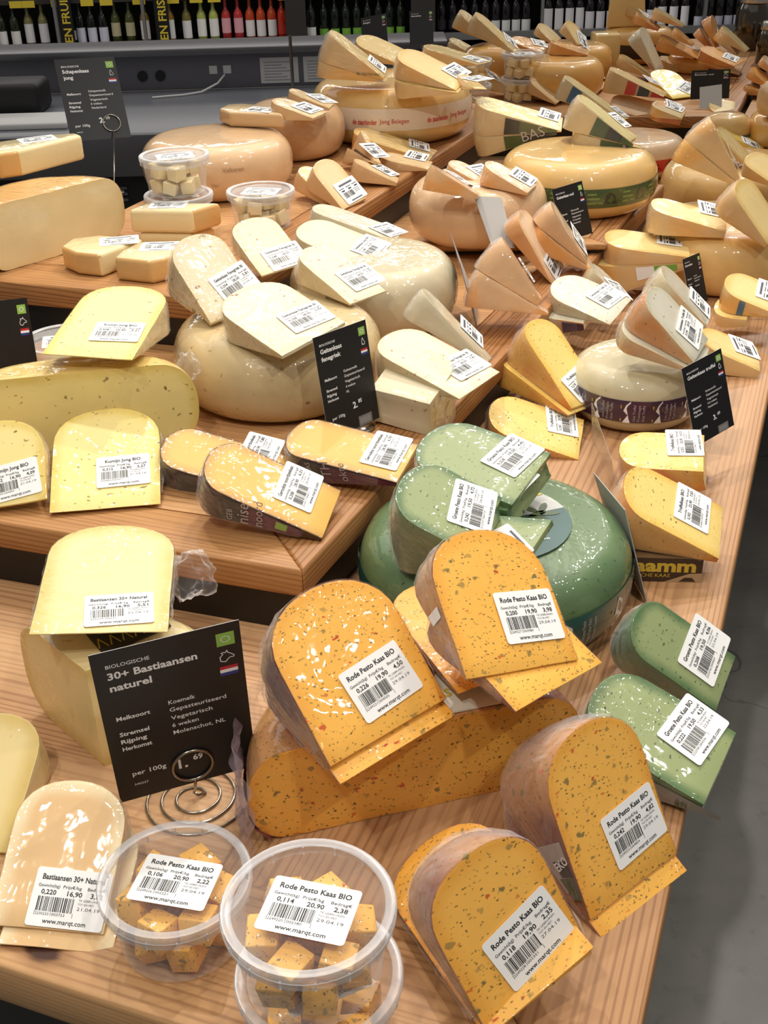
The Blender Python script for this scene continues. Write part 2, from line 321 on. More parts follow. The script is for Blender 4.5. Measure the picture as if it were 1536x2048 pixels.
tier('display_tier','thin wooden board on the lower tier under the pinkish and the green banded cheeses',[(.08,1.945),(.395,1.925),(.57,2.36),(.15,2.39)],.8855,.905,.012,.04,.04)
tier('display_tier','small low wooden tier under the red banded cheese',[(.44,2.63),(.72,2.59),(.80,2.93),(.50,2.98)],.8,.83,.02,.05,.05)
tier('display_tier','rear display tier at the right under the far right cheeses and the far black card',[(.80,2.665),(1.9,2.26),(2.7,4.3),(1.53,4.5)],.8,.88,.03,.05,.05)
tier('display_tier','rear display tier under the far tubs and the highest far cheeses',[(.03,3.06),(.905,2.96),(1.40,4.25),(.40,4.25)],.8,.9,.03,.05,.05)
# ------------------------------------------------------------------ refrigerated counter behind the table
M_steel=simple('counter_steel',(124,124,128),.38,.75); M_grey=simple('counter_grey_panel',(122,122,130),.5); M_dgrey=simple('counter_dark_front',(34,33,34),.5); M_lt=simple('counter_worktop',(136,138,146),.35)
ct=obj('refrigerated_counter',None,label='grey steel refrigerated counter standing behind the cheese table',cat='counter',loc=(0,0,0))
def cbox(n,x0,x1,y0,y1,z0,z1,m,par=ct,bev=.004,**k):
    bm=bmesh.new(); box(bm,x0,x1,y0,y1,z0,z1); return smooth(obj(n,bm,par,[m],**k),bev=bev)
CX0,CX1=-2.6,.30
cbox('cabinet',CX0,CX1,4.05,4.9,.02,.62,M_dgrey); cbox('worktop',CX0,CX1,4.0,4.8,.62,.69,M_lt); cbox('back_panel',CX0,CX1,4.8,4.88,.69,.822,M_grey)
cbox('ledge',CX0,CX1,4.74,5.0,.8225,.85,M_steel); cbox('kick_strip',CX0,CX1,3.98,4.0,.55,.69,M_steel)
for k in range(3): cbox('vent_slat',-1.0,-.86,4.035,4.0495,.455+.02*k,.463+.02*k,M_grey,bev=0)
for x in(-.62,-.565):
    s=cbox('wall_socket',x-.016,x+.016,4.794,4.7998,.745,.777,M_white,bev=.002)
for x in(-.90,-.83): 
    bm=bmesh.new(); lathe(bm,[(0,0),(.02,0),(.02,.006),(0,.006)],20); o=obj('cable_gland',bm,ct,[M_dgrey]); o.location=(x,4.7995,.745); o.rotation_euler=(PI/2,0,0)
bm=bmesh.new(); tube(bm,[(-.575,4.775,.745),(-.60,4.74,.72),(-.66,4.7,.6965),(-.72,4.66,.6945),(-.84,4.62,.6945)],.004,6); obj('power_cable',bm,None,[M_white],label='white power cable running from the socket onto the counter top',cat='cable')
for i,x in enumerate((-.36,-.19)):
    bm=bmesh.new(); box(bm,x-.075,x+.075,4.7972,4.7992,.705,.80)
    for q in range(7): rect(bm,x-.06,x+.05-.02*(q%3),.715+.011*q,.718+.011*q,0,1,lambda a,b:(a,4.7968,b))
    obj('paper_notice',bm,None,[M_white,simple('print_grey',(170,170,172),.6)],label=('left' if i==0 else 'right')+' one of two white paper notices taped to the grey counter panel',cat='paper',group='paper notices on the counter')
cbox('dark_box',-1.42,-1.2,4.35,4.55,.6905,.80,M_dgrey,None,.02,label='dark grey box lying on the counter at the far left',cat='box')  # plain box for an unidentified dark object on the counter
cbox('white_tray',-1.6,-1.05,4.1,4.3,.6905,.712,M_white,None,.006,label='white flat tray on the counter behind the black sheep cheese card',cat='tray')
bm=bmesh.new(); tube(bm,[(-.285,4.4,.6905),(-.285,4.4,.93)],.006,8); lathe(bm,[(0,0),(.03,0),(.03,.004),(0,.004)],20)
for v in bm.verts:
    if v.co.z<.01: v.co+=Vector((-.285,4.4,.6905))
obj('metal_rod',bm,None,[M_wire],label='thin upright metal rod standing on the grey counter',cat='rod')
# ------------------------------------------------------------------ wine wall
sh=obj('wine_rack',None,label='dark wine rack along the back wall full of bottles',cat='shelf',loc=(0,0,0))
M_sh=simple('shelf_dark',(52,48,46),.5); M_rail=simple('shelf_rail',(150,150,150),.35,.6)
def sbox(n,x0,x1,y0,y1,z0,z1,m): 
    bm=bmesh.new(); box(bm,x0,x1,y0,y1,z0,z1); return obj(n,bm,sh,[m])
sbox('back_board',-4,5,10.4,10.45,0,2.2,M_sh); sbox('shelf_board',-4,5,9.9,10.3995,.165,.195,M_sh); sbox('shelf_rail',-4,5,9.86,9.8995,.15,.205,M_rail)
sbox('shelf_board',-4,5,9.9,10.3995,.50,.53,M_sh); sbox('shelf_board',-4,5,9.7,10.3995,-.0+.06,.09,M_sh); sbox('shelf_rail',-4,5,9.66,9.6995,.06,.115,M_rail)
for x in(-2.47,-1.78,1.37,2.66): sbox('rack_post',x-.012,x+.012,9.82,9.858,0,2.2,M_rail)
sbox('rack_pillar',-.66,-.5,9.8,9.856,.14,2.2,M_sh); sbox('rack_pillar',.33,.52,9.8,9.856,.14,2.2,M_sh)
def bottle_mesh(short=1):
    bm=bmesh.new(); r=.037; s=short
    lathe(bm,[(0,0),(r-.004,0),(r,.006),(r,.18*s),(.03,.205*s),(.016,.23*s),(.0135,.25*s),(.0135,.285*s),(.0155,.286*s),(.0155,.302*s),(0,.302*s)],16)
    me=bpy.data.meshes.new('bottle'); bm.to_mesh(me); bm.free(); me.polygons.foreach_set('use_smooth',[True]*len(me.polygons)); return me
def blabel_mesh(z0,z1):
    bm=bmesh.new(); lathe(bm,[(.0374,z0),(.0374,z1)],12,0,-PI*.92,-PI*.08); me=bpy.data.meshes.new('bottle_label'); bm.to_mesh(me); bm.free(); me.polygons.foreach_set('use_smooth',[True]*len(me.polygons)); return me
BL={}
def bottles(x0,x1,glass,labc,z0,z1,desc,short=1,step=.079):
    gk=('g',)+glass+(short,)
    if gk not in BL: me=bottle_mesh(short); me.materials.append(simple('bottle_glass',glass,.12,coat=.5)); BL[gk]=me
    lk=('l',)+labc+(z0,z1)
    if lk not in BL: me=blabel_mesh(z0,z1); me.materials.append(simple('bottle_label',labc,.6)); BL[lk]=me
    n=max(1,int((x1-x0)/step)); 
    for i in range(n):
        b=obj('wine_bottle',BL[gk],None,label=desc,cat='bottle',group=desc+'s',loc=(x0+(i+.5)*(x1-x0)/n,9.965+.01*math.sin(i*5),.1955),rot=(0,0,.3*math.sin(i*7)))
        obj('label',BL[lk],b)
def X(p): return (p-768)/2300*9.42
DK=(20,24,16); 
for a in [(-30,28,(30,26,12),(235,230,222),.03,.1,'dark wine bottle at the far left end of the rack'),(36,88,(34,40,20),(236,234,230),.012,.11,'dark green wine bottle with low white label'),
 (88,145,(128,122,78),(232,232,236),.02,.16,'clear white wine bottle with tall white label'),(176,192,(30,32,20),(200,200,200),.03,.1,'dark slim bottle beside the first banner'),(192,258,DK,(214,216,232),.01,.12,'black wine bottle with low pale blue label'),
 (258,314,(70,76,34),(196,186,150),.05,.15,'olive wine bottle with cream round label'),(314,344,(150,120,44),(240,238,236),.02,.16,'golden wine bottle with white label strip'),(362,394,(160,120,30),(240,240,240),.02,.16,'amber wine bottle right of the second banner'),
 (394,428,(120,110,50),(236,236,238),.02,.15,'yellowish wine bottle with white label'),(428,476,(176,186,92),(244,244,240),.03,.16,'pale green white wine bottle with tall white label'),(476,524,(190,50,50),(232,170,180),.05,.16,'rose wine bottle with pink label'),
 (524,588,(190,70,34),(238,236,236),.02,.14,'orange red bottle with white label'),(588,606,(190,48,24),(190,50,30),.03,.1,'plain red bottle beside the rack pillar'),(612,668,(30,32,26),(240,240,240),.0,.075,'dark bottle with a short white label low down'),
 (668,840,(18,26,14),(120,180,64),.0,.06,'dark bottle with bright green label'),(876,985,(20,16,22),(40,36,44),.03,.1,'very dark red wine bottle behind the far left cheeses'),(985,1085,(20,16,20),(222,224,222),.0,.085,'dark red wine bottle with low white label'),
 (1108,1190,(20,15,18),(232,230,232),.0,.16,'dark red wine bottle with tall white printed label'),(1190,1330,(18,14,16),(224,220,226),.0,.13,'dark wine bottle behind the dark rinded cheese'),(1330,1396,(24,16,16),(240,238,242),.0,.15,'dark wine bottle with bright white label right of the far cheeses'),
 (1404,1560,(18,15,18),(206,206,220),.0,.07,'dark wine bottle with low lilac label at the right end')]:
    bottles(X(a[0]),X(a[1]),*a[2:])
M_tag=simple('price_tag_yellow',(226,200,60),.5)
for x in (22,88,112,168,225,262,325,390,435,470,605):
    bm=bmesh.new(); box(bm,-.05,.05,-.004,0,0,.05); obj('shelf_price_tag',bm,None,[M_tag],label='small yellow price tag on the upper edge of the wine rack',cat='price tag',group='yellow tags on the upper rack edge',loc=(X(x),9.8995,.478))
for x in (38,): 
    pass
for x,c in ((38,M_tag),(103,M_tag),(142,M_tag),(187,M_tag),(263,M_tag),(333,M_tag),(397,M_tag),(430,M_white),(478,M_white),(540,M_white),(611,M_blue)):
    bm=bmesh.new(); box(bm,-.045,.045,-.004,0,0,.05); obj('shelf_price_tag',bm,None,[c],label='small price tag along the lowest rail of the wine rack',cat='price tag',group='tags on the lowest rack rail',loc=(X(x),9.6595,.055))
for x,s,d in ((-2.47,'WIT EN FRUITIG','first'),(-1.71,'WIT EN FRIS','second')):
    bm=bmesh.new(); box(bm,-.055,.055,-.003,0,0,.95)
    put_text(bm,s,.035,.02,.062,-.0036,None,'L',.02,1,lambda a,b:(a,-.0036,b),PI/2)
    obj('hanging_banner',bm,None,[M_card,M_tag],label='black banner with yellow upright lettering, %s from the left on the wine rack'%d,cat='banner',loc=(x+.07,9.855,.0))
# ------------------------------------------------------------------ cheese builders
def wedge_geo(bm,R,h,al,r0,b,n,f=lambda p:p,nu=15,nv=11,nz=None,amp=.0006):
    la=bm.verts.layers.float.new('edge'); us=[math.sin(PI/2*(2*i/(nu-1)-1)) for i in range(nu)]; nt_=nz or max(3,int(al/.12)+2)
    vs=[1-(1-j/(nv-1))**1.6 for j in range(nv)]
    def rm(u): return R-b+b*max(0,1-abs(u)**n)**(1/n)
    off=random.random()*50
    def pt(i,j,th):
        u=us[i]; x=u*h/2; r=r0+(rm(u)-r0)*vs[j]; p=Vector((x,r*math.cos(th),r*math.sin(th)))
        q=p*28+Vector((off,off,0)); p+=Vector((noise.noise(q),noise.noise(q+Vector((9,0,0))),noise.noise(q+Vector((0,9,0)))))*amp
        v=bm.verts.new(f(p)); d=min(h/2-abs(x),rm(u)-r); v[la]=max(0,min(1,d/.02)); return v
    th=[al*k/(nt_-1) for k in range(nt_)]
    grids={}
    for k in (0,nt_-1): grids[k]=[[pt(i,j,th[k]) for j in range(nv)] for i in range(nu)]
    loop=[(i,0) for i in range(nu)]+[(nu-1,j) for j in range(1,nv)]+[(i,nv-1) for i in range(nu-2,-1,-1)]+[(0,j) for j in range(nv-2,0,-1)]
    rings=[]
    for k in range(nt_):
        rings.append([grids[k][i][j] for i,j in loop] if k in grids else [pt(i,j,th[k]) for i,j in loop])
    fs=[]
    for i in range(nu-1):
        for j in range(nv-1):
            g=grids[0]; fs.append(((g[i][j],g[i][j+1],g[i+1][j+1],g[i+1][j]),0))
            g=grids[nt_-1]; fs.append(((g[i][j],g[i+1][j],g[i+1][j+1],g[i][j+1]),0))
    L=len(loop)
    for k in range(nt_-1):
        for q in range(L):
            mi=0 if q<nu-1 else 1
            fs.append(((rings[k][q],rings[k][(q+1)%L],rings[k+1][(q+1)%L],rings[k+1][q]),mi))
    for vsq,mi in fs:
        try: bm.faces.new(vsq).material_index=mi
        except ValueError: pass
LW,LH=.0585,.0435
def price_label_bm(txt,seed=0):
    bm=bmesh.new(); r=.0025; pts=[]
    for cx,cy,a in((LW/2-r,LH/2-r,0),(-LW/2+r,LH/2-r,90),(-LW/2+r,-LH/2+r,180),(LW/2-r,-LH/2+r,270)):
        for k in range(4): t=math.radians(a+30*k); pts.append((cx+r*math.cos(t),cy+r*math.sin(t)))
    prism(bm,pts,-.0002,.0001); rng=random.Random(seed); z=.00025
    if txt:
        put_text(bm,txt[0],0,.0128,.0041,z,min(.048,.0026*len(txt[0])),'C',.024)
        for s,x,wd in(('Gewicht(kg)',-.0258,.0168),('Prijs\u20ac/kg',-.0066,.0142),('Bedrag\u20ac',.0122,.0138)): put_text(bm,s,x,.0072,.0023,z,wd,'L',.012,2)
        for s,x in((txt[1],-.0225),(txt[2],-.0025),(txt[3],.0155)): put_text(bm,s,x,.0019,.0035,z,.0023*len(s),'L',.02)
        put_text(bm,txt[4],-.0235,-.0133,.0020,z,.0105,'L'); put_text(bm,txt[5],-.0108,-.0133,.0020,z,.0100,'L')
        put_text(bm,'TE GEBRUIKEN',.0072,-.0012,.0016,z,.0165,'L',0,2); put_text(bm,'TOT EN MET:',.0072,-.0040,.0016,z,.0125,'L',0,2); put_text(bm,txt[6],.0072,-.0078,.0024,z,.0175,'L',0,2)
        put_text(bm,'www.marqt.com',0,-.0190,.0034,z,.033,'C',.012)
    else:
        rect(bm,-.019,.019,.0125,.0162,z,2)
        for q,x in enumerate((-.025,-.006,.012)): rect(bm,x,x+.014,.0072,.0088,z,2); rect(bm,x+.003,x+.012,.0022,.0048,z,1)
        for q in range(3): rect(bm,.008,.023,-.0012-.003*q,-.0002-.003*q,z,2)
        rect(bm,-.015,.016,-.019,-.0166,z,2)
    x=-.0238
    while x<.0045:
        wdt=rng.choice((.00035,.0006,.0009)); rect(bm,x,x+wdt,-.0105,.0002,z,1); x+=wdt+rng.choice((.00035,.0005,.0009))
    for x in(-.0242,-.0118,.0048): rect(bm,x,x+.0003,-.0138,-.0105,z,1)
    return bm
M_inkg=simple('print_grey_dot',(84,84,88),.6)
_blank=[]
def price_label(par,mw,txt,seed):
    if txt: bm=price_label_bm(txt,seed); obj('price_label',bm,par,[M_white,M_ink,M_inkg],mw=mw)
    else:
        if len(_blank)<3:
            bm=price_label_bm(None,seed); me=bpy.data.meshes.new('price_label'); bm.to_mesh(me); bm.free()
            for m in(M_white,M_ink,M_inkg): me.materials.append(m)
            _blank.append(me)
        obj('price_label',_blank[seed%len(_blank)],par,mw=mw)
CNT=[0]; WOBJ={}
FILM=set('r226 r226_0 r200 r200_0 r242 r242_0 r118 r14 g242 g228 g208 g222 t1 t2 t3 t4 gt1 gt1_0 gt2 gt2_0 gt3 k1 k2 k3 fe1 fe1_0 fe2 fe3 fe4 fe4_0 fe5 fe6 ge1 ge2 ge3 sm1 sm2 sm3 p1 p1_0 p2 p3 y1 y2 z1 z3 w1a w1b w2a w4 bw1 bw2'.split())
def film_skin(par,R,h,al,r0,b,n):
    """loose crinkled wrap standing off the rind sides (flat sides and rounded back) of a wedge"""
    bm=bmesh.new(); off=random.random()*40; path=[]
    def rm(u): return R-b+b*max(0,1-abs(u)**n)**(1/n)
    for j in range(1,14): path.append((-h/2,r0+(R-b-r0)*(.12+.88*j/13),Vector((-1,0))))
    for i in range(1,24):
        u=math.sin(PI/2*(2*i/24-1)); r=rm(u); t=Vector((rm(min(1,u+.03))-rm(max(-1,u-.03)),-.03*h)).normalized(); nn=Vector((-t.y*0+u*h*.35,r-(R-b)+.012)).normalized(); path.append((u*h/2,r,nn))
    for j in range(13,0,-1): path.append((h/2,r0+(R-b-r0)*(.12+.88*j/13),Vector((1,0))))
    nt_=max(5,int(al*R/.006)); rows=[]
    for k in range(nt_+1):
        f=-.0+1.0*k/nt_; row=[]
        for x,r,nn in path:
            q=Vector((x*55+off,r*55,f*al*R*55)); d=.0014+.0032*max(0,noise.noise(q))+.0016*abs(noise.noise(q*2.6))
            if k in(0,nt_): d=.0010
            X=x+nn.x*d; Rr=r+nn.y*d; th=al*f; row.append(bm.verts.new((X,Rr*math.cos(th),Rr*math.sin(th))))
        rows.append(row)
    for A,B in zip(rows,rows[1:]):
        for i in range(len(A)-1): bm.faces.new((A[i],A[i+1],B[i+1],B[i]))
    smooth(obj('cling_film',bm,par,[M_film]),ang=180)
def W(kd,id,T,eul,R,h,al,r0,lab,desc,txt):
    k=K[kd]; bm=bmesh.new(); wedge_geo(bm,R,h,al,r0,k['b']*h,k['n'])
    mw=Matrix.Translation(T)@Matrix.Rotation(eul[0],4,'Z')@Matrix.Rotation(eul[1],4,'X')@Matrix.Rotation(eul[2],4,'Y')
    o=smooth(obj('cheese_wedge',bm,None,k['m'],label=desc,cat='cheese',mw=mw),bev=k['bev'])
    CNT[0]+=1; WOBJ[id]=(o,R,h,al,r0)
    if id in FILM: film_skin(o,R,h,al,r0,k['b']*h,k['n'])
    if lab:
        lx,ly,a=lab
        price_label(o,Matrix.Rotation(al,4,'X')@Matrix.Translation((lx,ly,.0013))@Matrix.Rotation(a,4,'Z'),txt,CNT[0])
    return o
def sector(kd,name,desc,c,z,R,h,a0,a1,b=None,bev=.0025,cat='cheese',dsc=1):
    """a part of a wheel lying flat: cut faces at angles a0 and a1 (degrees)"""
    k=K[kd]; bm=bmesh.new(); sw=math.radians(a1-a0)
    wedge_geo(bm,R,h,sw,.0004,(b or .42*h),2.3,lambda p:Vector((p.y,p.z*dsc,h/2-p.x)),nz=int(sw/.09)+3,amp=.0012,nu=17,nv=15)
    bmesh.ops.remove_doubles(bm,verts=bm.verts,dist=.0011); bmesh.ops.recalc_face_normals(bm,faces=bm.faces)
    return smooth(obj(name,bm,None,k['m'],label=desc,cat=cat,loc=(c[0],c[1],z),rot=(0,0,math.radians(a0))),bev=bev)
def wr(z,R,h,n=2.3): 
    b=.42*h; return R-b+b*max(0,1-abs(2*z/h-1)**n)**(1/n)
def wheel(desc,c,z,R,h,mat):
    prof=[(0,0)]+[(R*.4,0)]+[(wr(h*(.5-.5*math.cos(PI*i/16)),R,h),h*(.5-.5*math.cos(PI*i/16))) for i in range(17)]+[(R*.45,h+.001),(0,h+.0015)]
    bm=bmesh.new(); lathe(bm,prof,72); 
    for v in bm.verts:
        q=v.co*14+Vector((c[0]*9,0,0)); v.co+=v.co.normalized()*noise.noise(q)*.0012 if v.co.length>.02 else Vector()
    return smooth(obj('whole_cheese',bm,None,[mat],label=desc,cat='cheese wheel',loc=(c[0],c[1],z)),ang=60)
def band(par,R,h,z0,z1,mats,a0=0,a1=360,draw=None,name='printed_band',eps=.0012):
    bm=bmesh.new(); lathe(bm,[(wr(z0+(z1-z0)*i/5,R,h)+eps,z0+(z1-z0)*i/5) for i in range(6)],72,0,math.radians(a0),math.radians(a1))
    if draw:
        def mk(ac,e2=.0005):
            def fn(x,y):
                a=math.radians(ac)+x/R; zz=min(max(y,0),h); r=wr(zz,R,h)+eps+e2; return (r*math.cos(a),r*math.sin(a),zz)
            return fn
        draw(bm,mk)
    return smooth(obj(name,bm,par,mats),ang=50)
def slab(kd,name,desc,pts,z0,z1,rind=(),lab=None,txt=None):
    k=K[kd]; cx=sum(p[0] for p in pts)/len(pts); cy=sum(p[1] for p in pts)/len(pts)
    a=sum(pts[i-1][0]*pts[i][1]-pts[i][0]*pts[i-1][1] for i in range(len(pts)))
    assert a>0 or True
    bm=bmesh.new(); P=[(p[0]-cx,p[1]-cy) for p in pts]; prism(bm,P,0,z1-z0)
    for f in bm.faces:
        if abs(f.normal.z)<.5:
            m=f.calc_center_median()
            for i in rind:
                q=((P[i][0]+P[(i+1)%len(P)][0])/2,(P[i][1]+P[(i+1)%len(P)][1])/2)
                if (m.x-q[0])**2+(m.y-q[1])**2<1e-8: f.material_index=1
    la=bm.verts.layers.float.new('edge')
    for v in bm.verts: v[la]=.8
    o=smooth(obj(name,bm,None,k['m'],label=desc,cat='cheese',loc=(cx,cy,z0)),bev=.006,seg=3)
    if lab: price_label(o,Matrix.Translation((lab[0]-cx,lab[1]-cy,z1-z0+.0004))@Matrix.Rotation(lab[2],4,'Z'),txt,int(cx*1000)%7)
    return o
# ------------------------------------------------------------------ wheels and big blocks
gw=wheel('whole green pesto cheese wheel with teal band behind the orange cheeses',(.115,1.023),.8003,.143,.092,K['groen']['m'][1])
def dr(bm,mk):
    for q in range(-6,7):
        f=mk(-60+q*30); poly(bm,[(-.02,.018),(-.008,.03),(-.012,.05),(-.02,.056),(-.026,.04)],0,1,f); rect(bm,-.034,-.030,.018,.045,0,3,f)
        for j,s in enumerate(('Kaas Groene Pesto','Fromage Pesto Vert','Green Pesto Cheese')): put_text(bm,s,.004+.007*j,.019,.0042,0,.034,'L',0,2,f,PI/2)
band(gw,.143,.092,.014,.060,[M_teal,M_white,M_ltext,M_ytext],0,360,dr,'side_label')
bm=bmesh.new(); n=40
for i in range(n):
    a,b=2*PI*i/n,2*PI*(i+1)/n; mid=(a+b)/2; y=math.sin(mid-.35)
    rr=.078; f=bm.faces.new([bm.verts.new((0,0,.0945)),bm.verts.new((rr*math.cos(a),rr*math.sin(a),.0945)),bm.verts.new((rr*math.cos(b),rr*math.sin(b),.0945))]); f.material_index=0 if y<-.05 else 1
for k,(x,y,r) in enumerate(((.045,.012,.5),(.038,.022,2.4),(.052,.024,1.2),(.044,.004,-.5),(.058,.012,.1))):
    poly(bm,[(x+.011*math.cos(t)*math.cos(r)-.004*math.sin(t)*math.sin(r),y+.011*math.cos(t)*math.sin(r)+.004*math.sin(t)*math.cos(r)) for t in [2*PI*q/12 for q in range(12)]],.0949,2)
put_text(bm,'Pesto Verde',.006,-.040,.0058,.0949,.045,'L',.01,1)
poly(bm,[(.03,.062),(.05,.05),(.056,.053),(.046,.061),(.04,.07)],.0949,3)
obj('round_label',bm,gw,[M_teal,simple('label_pale',(196,196,190),.4,coat=.6),M_dgreen,M_ytext])
ph=sector('rode','half_cheese','large orange herb cheese half wheel with its long cut face to the front',(.0225,.712),.8,.142,.092,14.5,194.5)
bm=bmesh.new()
for a0,a1,mi in((2,60,1),(60,120,0),(120,178,1)):
    A=[math.radians(a0+(a1-a0)*i/8) for i in range(9)]; poly(bm,[(0,.003)]+[(.085*math.cos(a),.085*math.sin(a)) for a in A],.0934,mi)
poly(bm,[(-.02,.004),(.05,.004),(.02,.02)],.0938,1); put_text(bm,'KAAS',.02,.024,.010,.0938,None,'C',.02,2)
obj('top_label',bm,ph,[M_purple,simple('label_cream',(222,222,206),.4,coat=.7),M_ytext])
bm=bmesh.new(); lathe(bm,[(.1445+.004*math.sin(i*2.1),.004+.09*i/9) for i in range(10)],26,0,math.radians(140),math.radians(193))
for v in bm.verts: v.co+=Vector((v.co.x,v.co.y,0)).normalized()*(.003+.005*noise.noise(v.co*60))
smooth(obj('cling_film',bm,ph,[M_filmp]),ang=180)
bm=bmesh.new(); lathe(bm,[(wr(z,.142,.092)+.0015,z) for z in(.006,.02,.036,.05)],12,0,math.radians(140),math.radians(182)); smooth(obj('side_label',bm,ph,[simple('label_plum',(104,38,72),.35,coat=.8)]))
bb=sector('bast','cheese_block','tall pale yellow cheese block standing behind the black price card at the front left',(-.255,.775),.8,.122,.107,30,134)
bm=bmesh.new()
prism(bm,[(.02,.01),(.085,.02),(.085,.07),(.05,.09),(.015,.07)],.1072,.1082); 
for q in range(6): stroke(bm,[(.02+.011*q,.022),(.023+.011*q,.036)],.0012,.1085,1); stroke(bm,[(.023+.011*q,.036),(.028+.011*q,.022)],.0012,.1085,1)
poly(bm,[(.06,.04),(.085,.03),(.085,.07),(.06,.085)],.1084,2)
o=obj('top_label',bm,bb,[M_vdark,M_ytext,simple('label_sky',(130,166,206),.4,coat=.7)])
def film_lump(par,loc,s,seed,mat=None):
    bm=bmesh.new(); bmesh.ops.create_icosphere(bm,subdivisions=4,radius=1)
    for v in bm.verts:
        d=v.co.normalized(); k=.75+.4*noise.noise(d*1.8+Vector((seed,0,0)))+.22*abs(noise.noise(d*5+Vector((0,seed,0))))+.1*noise.noise(d*14)
        v.co=Vector((d.x*s[0]*k,d.y*s[1]*k,d.z*s[2]*k))
    o=smooth(obj('cling_film',bm,par,[mat or M_film]),ang=180); o.matrix_basis=par.matrix_basis.inverted()@Matrix.Translation(loc); return o
film_lump(bb,(-.185,.905,.915),(.030,.022,.026),3)
kb=sector('komijn','half_cheese','big yellow cumin cheese half wheel on the lower tier at the left',(-.353,1.221),.8853,.14,.105,10,190,dsc=.5)
film_lump(kb,(-.23,1.29,.965),(.016,.016,.022),8)
sb=sector('schaap','half_cheese','large pale sheep cheese half wheel at the left of the upper tier',(-.488,1.7555),.9653,.13,.098,48.6,228.6)
fw=wheel('whole white seeded fenugreek cheese wheel on the lower tier',(-.131,1.399),.8853,.135,.1,K['fene']['m'][1])
gt=wheel('plain white goat cheese wheel wrapped in shiny film behind the fenugreek wheel',(-.005,1.645),.8853,.125,.1,K['geit']['m'][1])
w1=wheel('large brown cheese wheel with stamped rind on the upper tier, front left one',(-.284,2.143),.9653,.137,.094,W_rind)
def dr(bm,mk):
    put_text(bm,'Valberen',-.03,.062,.008,0,None,'L',0,0,mk(-78)); put_text(bm,'Ver',-.05,.035,.007,0,None,'L',0,0,mk(-82))
bm=bmesh.new(); 
def mkf(ac,R=.137,h=.094):
    def fn(x,y): a=math.radians(ac)+x/R; r=wr(y,R,h)+.0016; return (r*math.cos(a),r*math.sin(a),y)
    return fn
put_text(bm,'Valkeren',-.0,.058,.0075,0,None,'L',0,0,mkf(-80)); put_text(bm,'Ver',-.012,.034,.0065,0,None,'L',0,0,mkf(-84)); obj('rind_stamp',bm,w1,[simple('stamp_brown',(168,124,84),.6)])
w2=wheel('brown cheese wheel on the upper tier behind the front brown one',(-.157,2.395),.9653,.102,.1,W_rind)
wz=wheel('yellow cheese wheel with a white band of red print on the upper tier',(.042,2.575),.9653,.172,.111,W_yel)
def dr(bm,mk):
    for a in(-152,-100,-48,4): put_text(bm,'de zaanlander',-.055,.050,.010,0,.052,'L',.02,1,mk(a)); put_text(bm,'Jong Belegen',.002,.052,.009,0,.060,'L',.004,1,mk(a))
    for q in range(6): rect(bm,.0+.002*q,.001+.002*q,.045,.075,0,2,mk(-8))
band(wz,.172,.111,.037,.080,[simple('band_cream',(234,214,190),.5,coat=.4),M_lred,M_ink],0,360,dr)
wo=wheel('pinkish aged goat cheese wheel on the low middle tier',(.179,1.998),.9053,.120,.1,W_goat)
wb=wheel('large yellow cheese wheel with a green printed band around its side',(.3836,2.185),.9053,.146,.1,W_yel)
def dr(bm,mk):
    for q in range(14):
        f=mk(-180+q*26); poly(bm,[(-.012,.035),(.012,.035),(.008,.05),(-.002,.056),(-.009,.05)],0,2,f); rect(bm,.018,.0192,.03,.06,0,1,f)
        for j in range(3): rect(bm,.024,.052-.006*j,.036+.008*j,.039+.008*j,0,1,f)
    
band(wb,.146,.1,.028,.062,[M_dgreen,simple('print_olive',(128,150,80),.5),M_vdark],0,360,dr)
wred=wheel('pale orange cheese wheel with a red printed band right of the green banded wheel',(.605,2.73),.8303,.12,.079,cheese('wheel_pale_rind',(240,204,160),(240,204,162),film=.1)[1])
def dr(bm,mk):
    for q in range(12):
        f=mk(-180+q*30); poly(bm,[(-.012,.026),(.012,.026),(.006,.040),(0,.045),(-.008,.038)],0,1,f); rect(bm,.018,.04,.027,.031,0,2,f); rect(bm,.018,.036,.035,.039,0,2,f)
band(wred,.12,.079,.021,.048,[M_lred,M_vdark,simple('print_darkred',(150,34,34),.5)],0,360,dr)
wy=wheel('front big plain yellow cheese wheel at the right of the table',(.632,2.045),.8003,.150,.11,W_yel)
wy2=wheel('rear big plain yellow cheese wheel at the right of the table',(.775,2.45),.8003,.165,.111,W_yel)
wfo=wheel('far orange cheese wheel carrying the far left cheese pile',(.511,3.287),.9003,.12,.098,W_yel2)
wt=wheel('white truffle cheese wheel with purple printed band',(.357,1.478),.8003,.093,.084,cheese('wheel_ivory_rind',(204,190,152),(204,192,156),film=.15,flecks=(((70,66,54),70,.12,.2,1.2),))[1])
def dr(bm,mk):
    for q in range(14):
        f=mk(-180+q*26); poly(bm,[(-.016,.024),(-.006,.024),(-.006,.056),(-.012,.05),(-.015,.042),(-.009,.036)],0,1,f); rect(bm,-.019,-.0175,.026,.05,0,3,f)
        for j in range(3): put_text(bm,('Geit Truffel','Fromage','Goat Truffle')[j],.001+.006*j,.027,.0034,0,.024,'L',0,2,f,PI/2)
band(wt,.093,.084,.024,.056,[M_purple,M_white,M_ltext,M_ytext],0,360,dr)
wf2=wheel('far yellow wheel with dark band under the dark rinded chunk',(.835,3.83),.9003,.115,.1,W_yel2)
wheel('low orange cheese wheel under the long far orange wedge',(.985,3.625),.9003,.1,.046,W_yel2)
band(wf2,.115,.1,.02,.06,[M_brownl],0,360)
wheel('orange wheel hidden under the leftmost far steep wedges',(.36,3.50),.9003,.1,.105,W_yel2)
wheel('orange wheel hidden behind the far orange wheel',(.60,3.53),.9003,.1,.098,W_yel2)
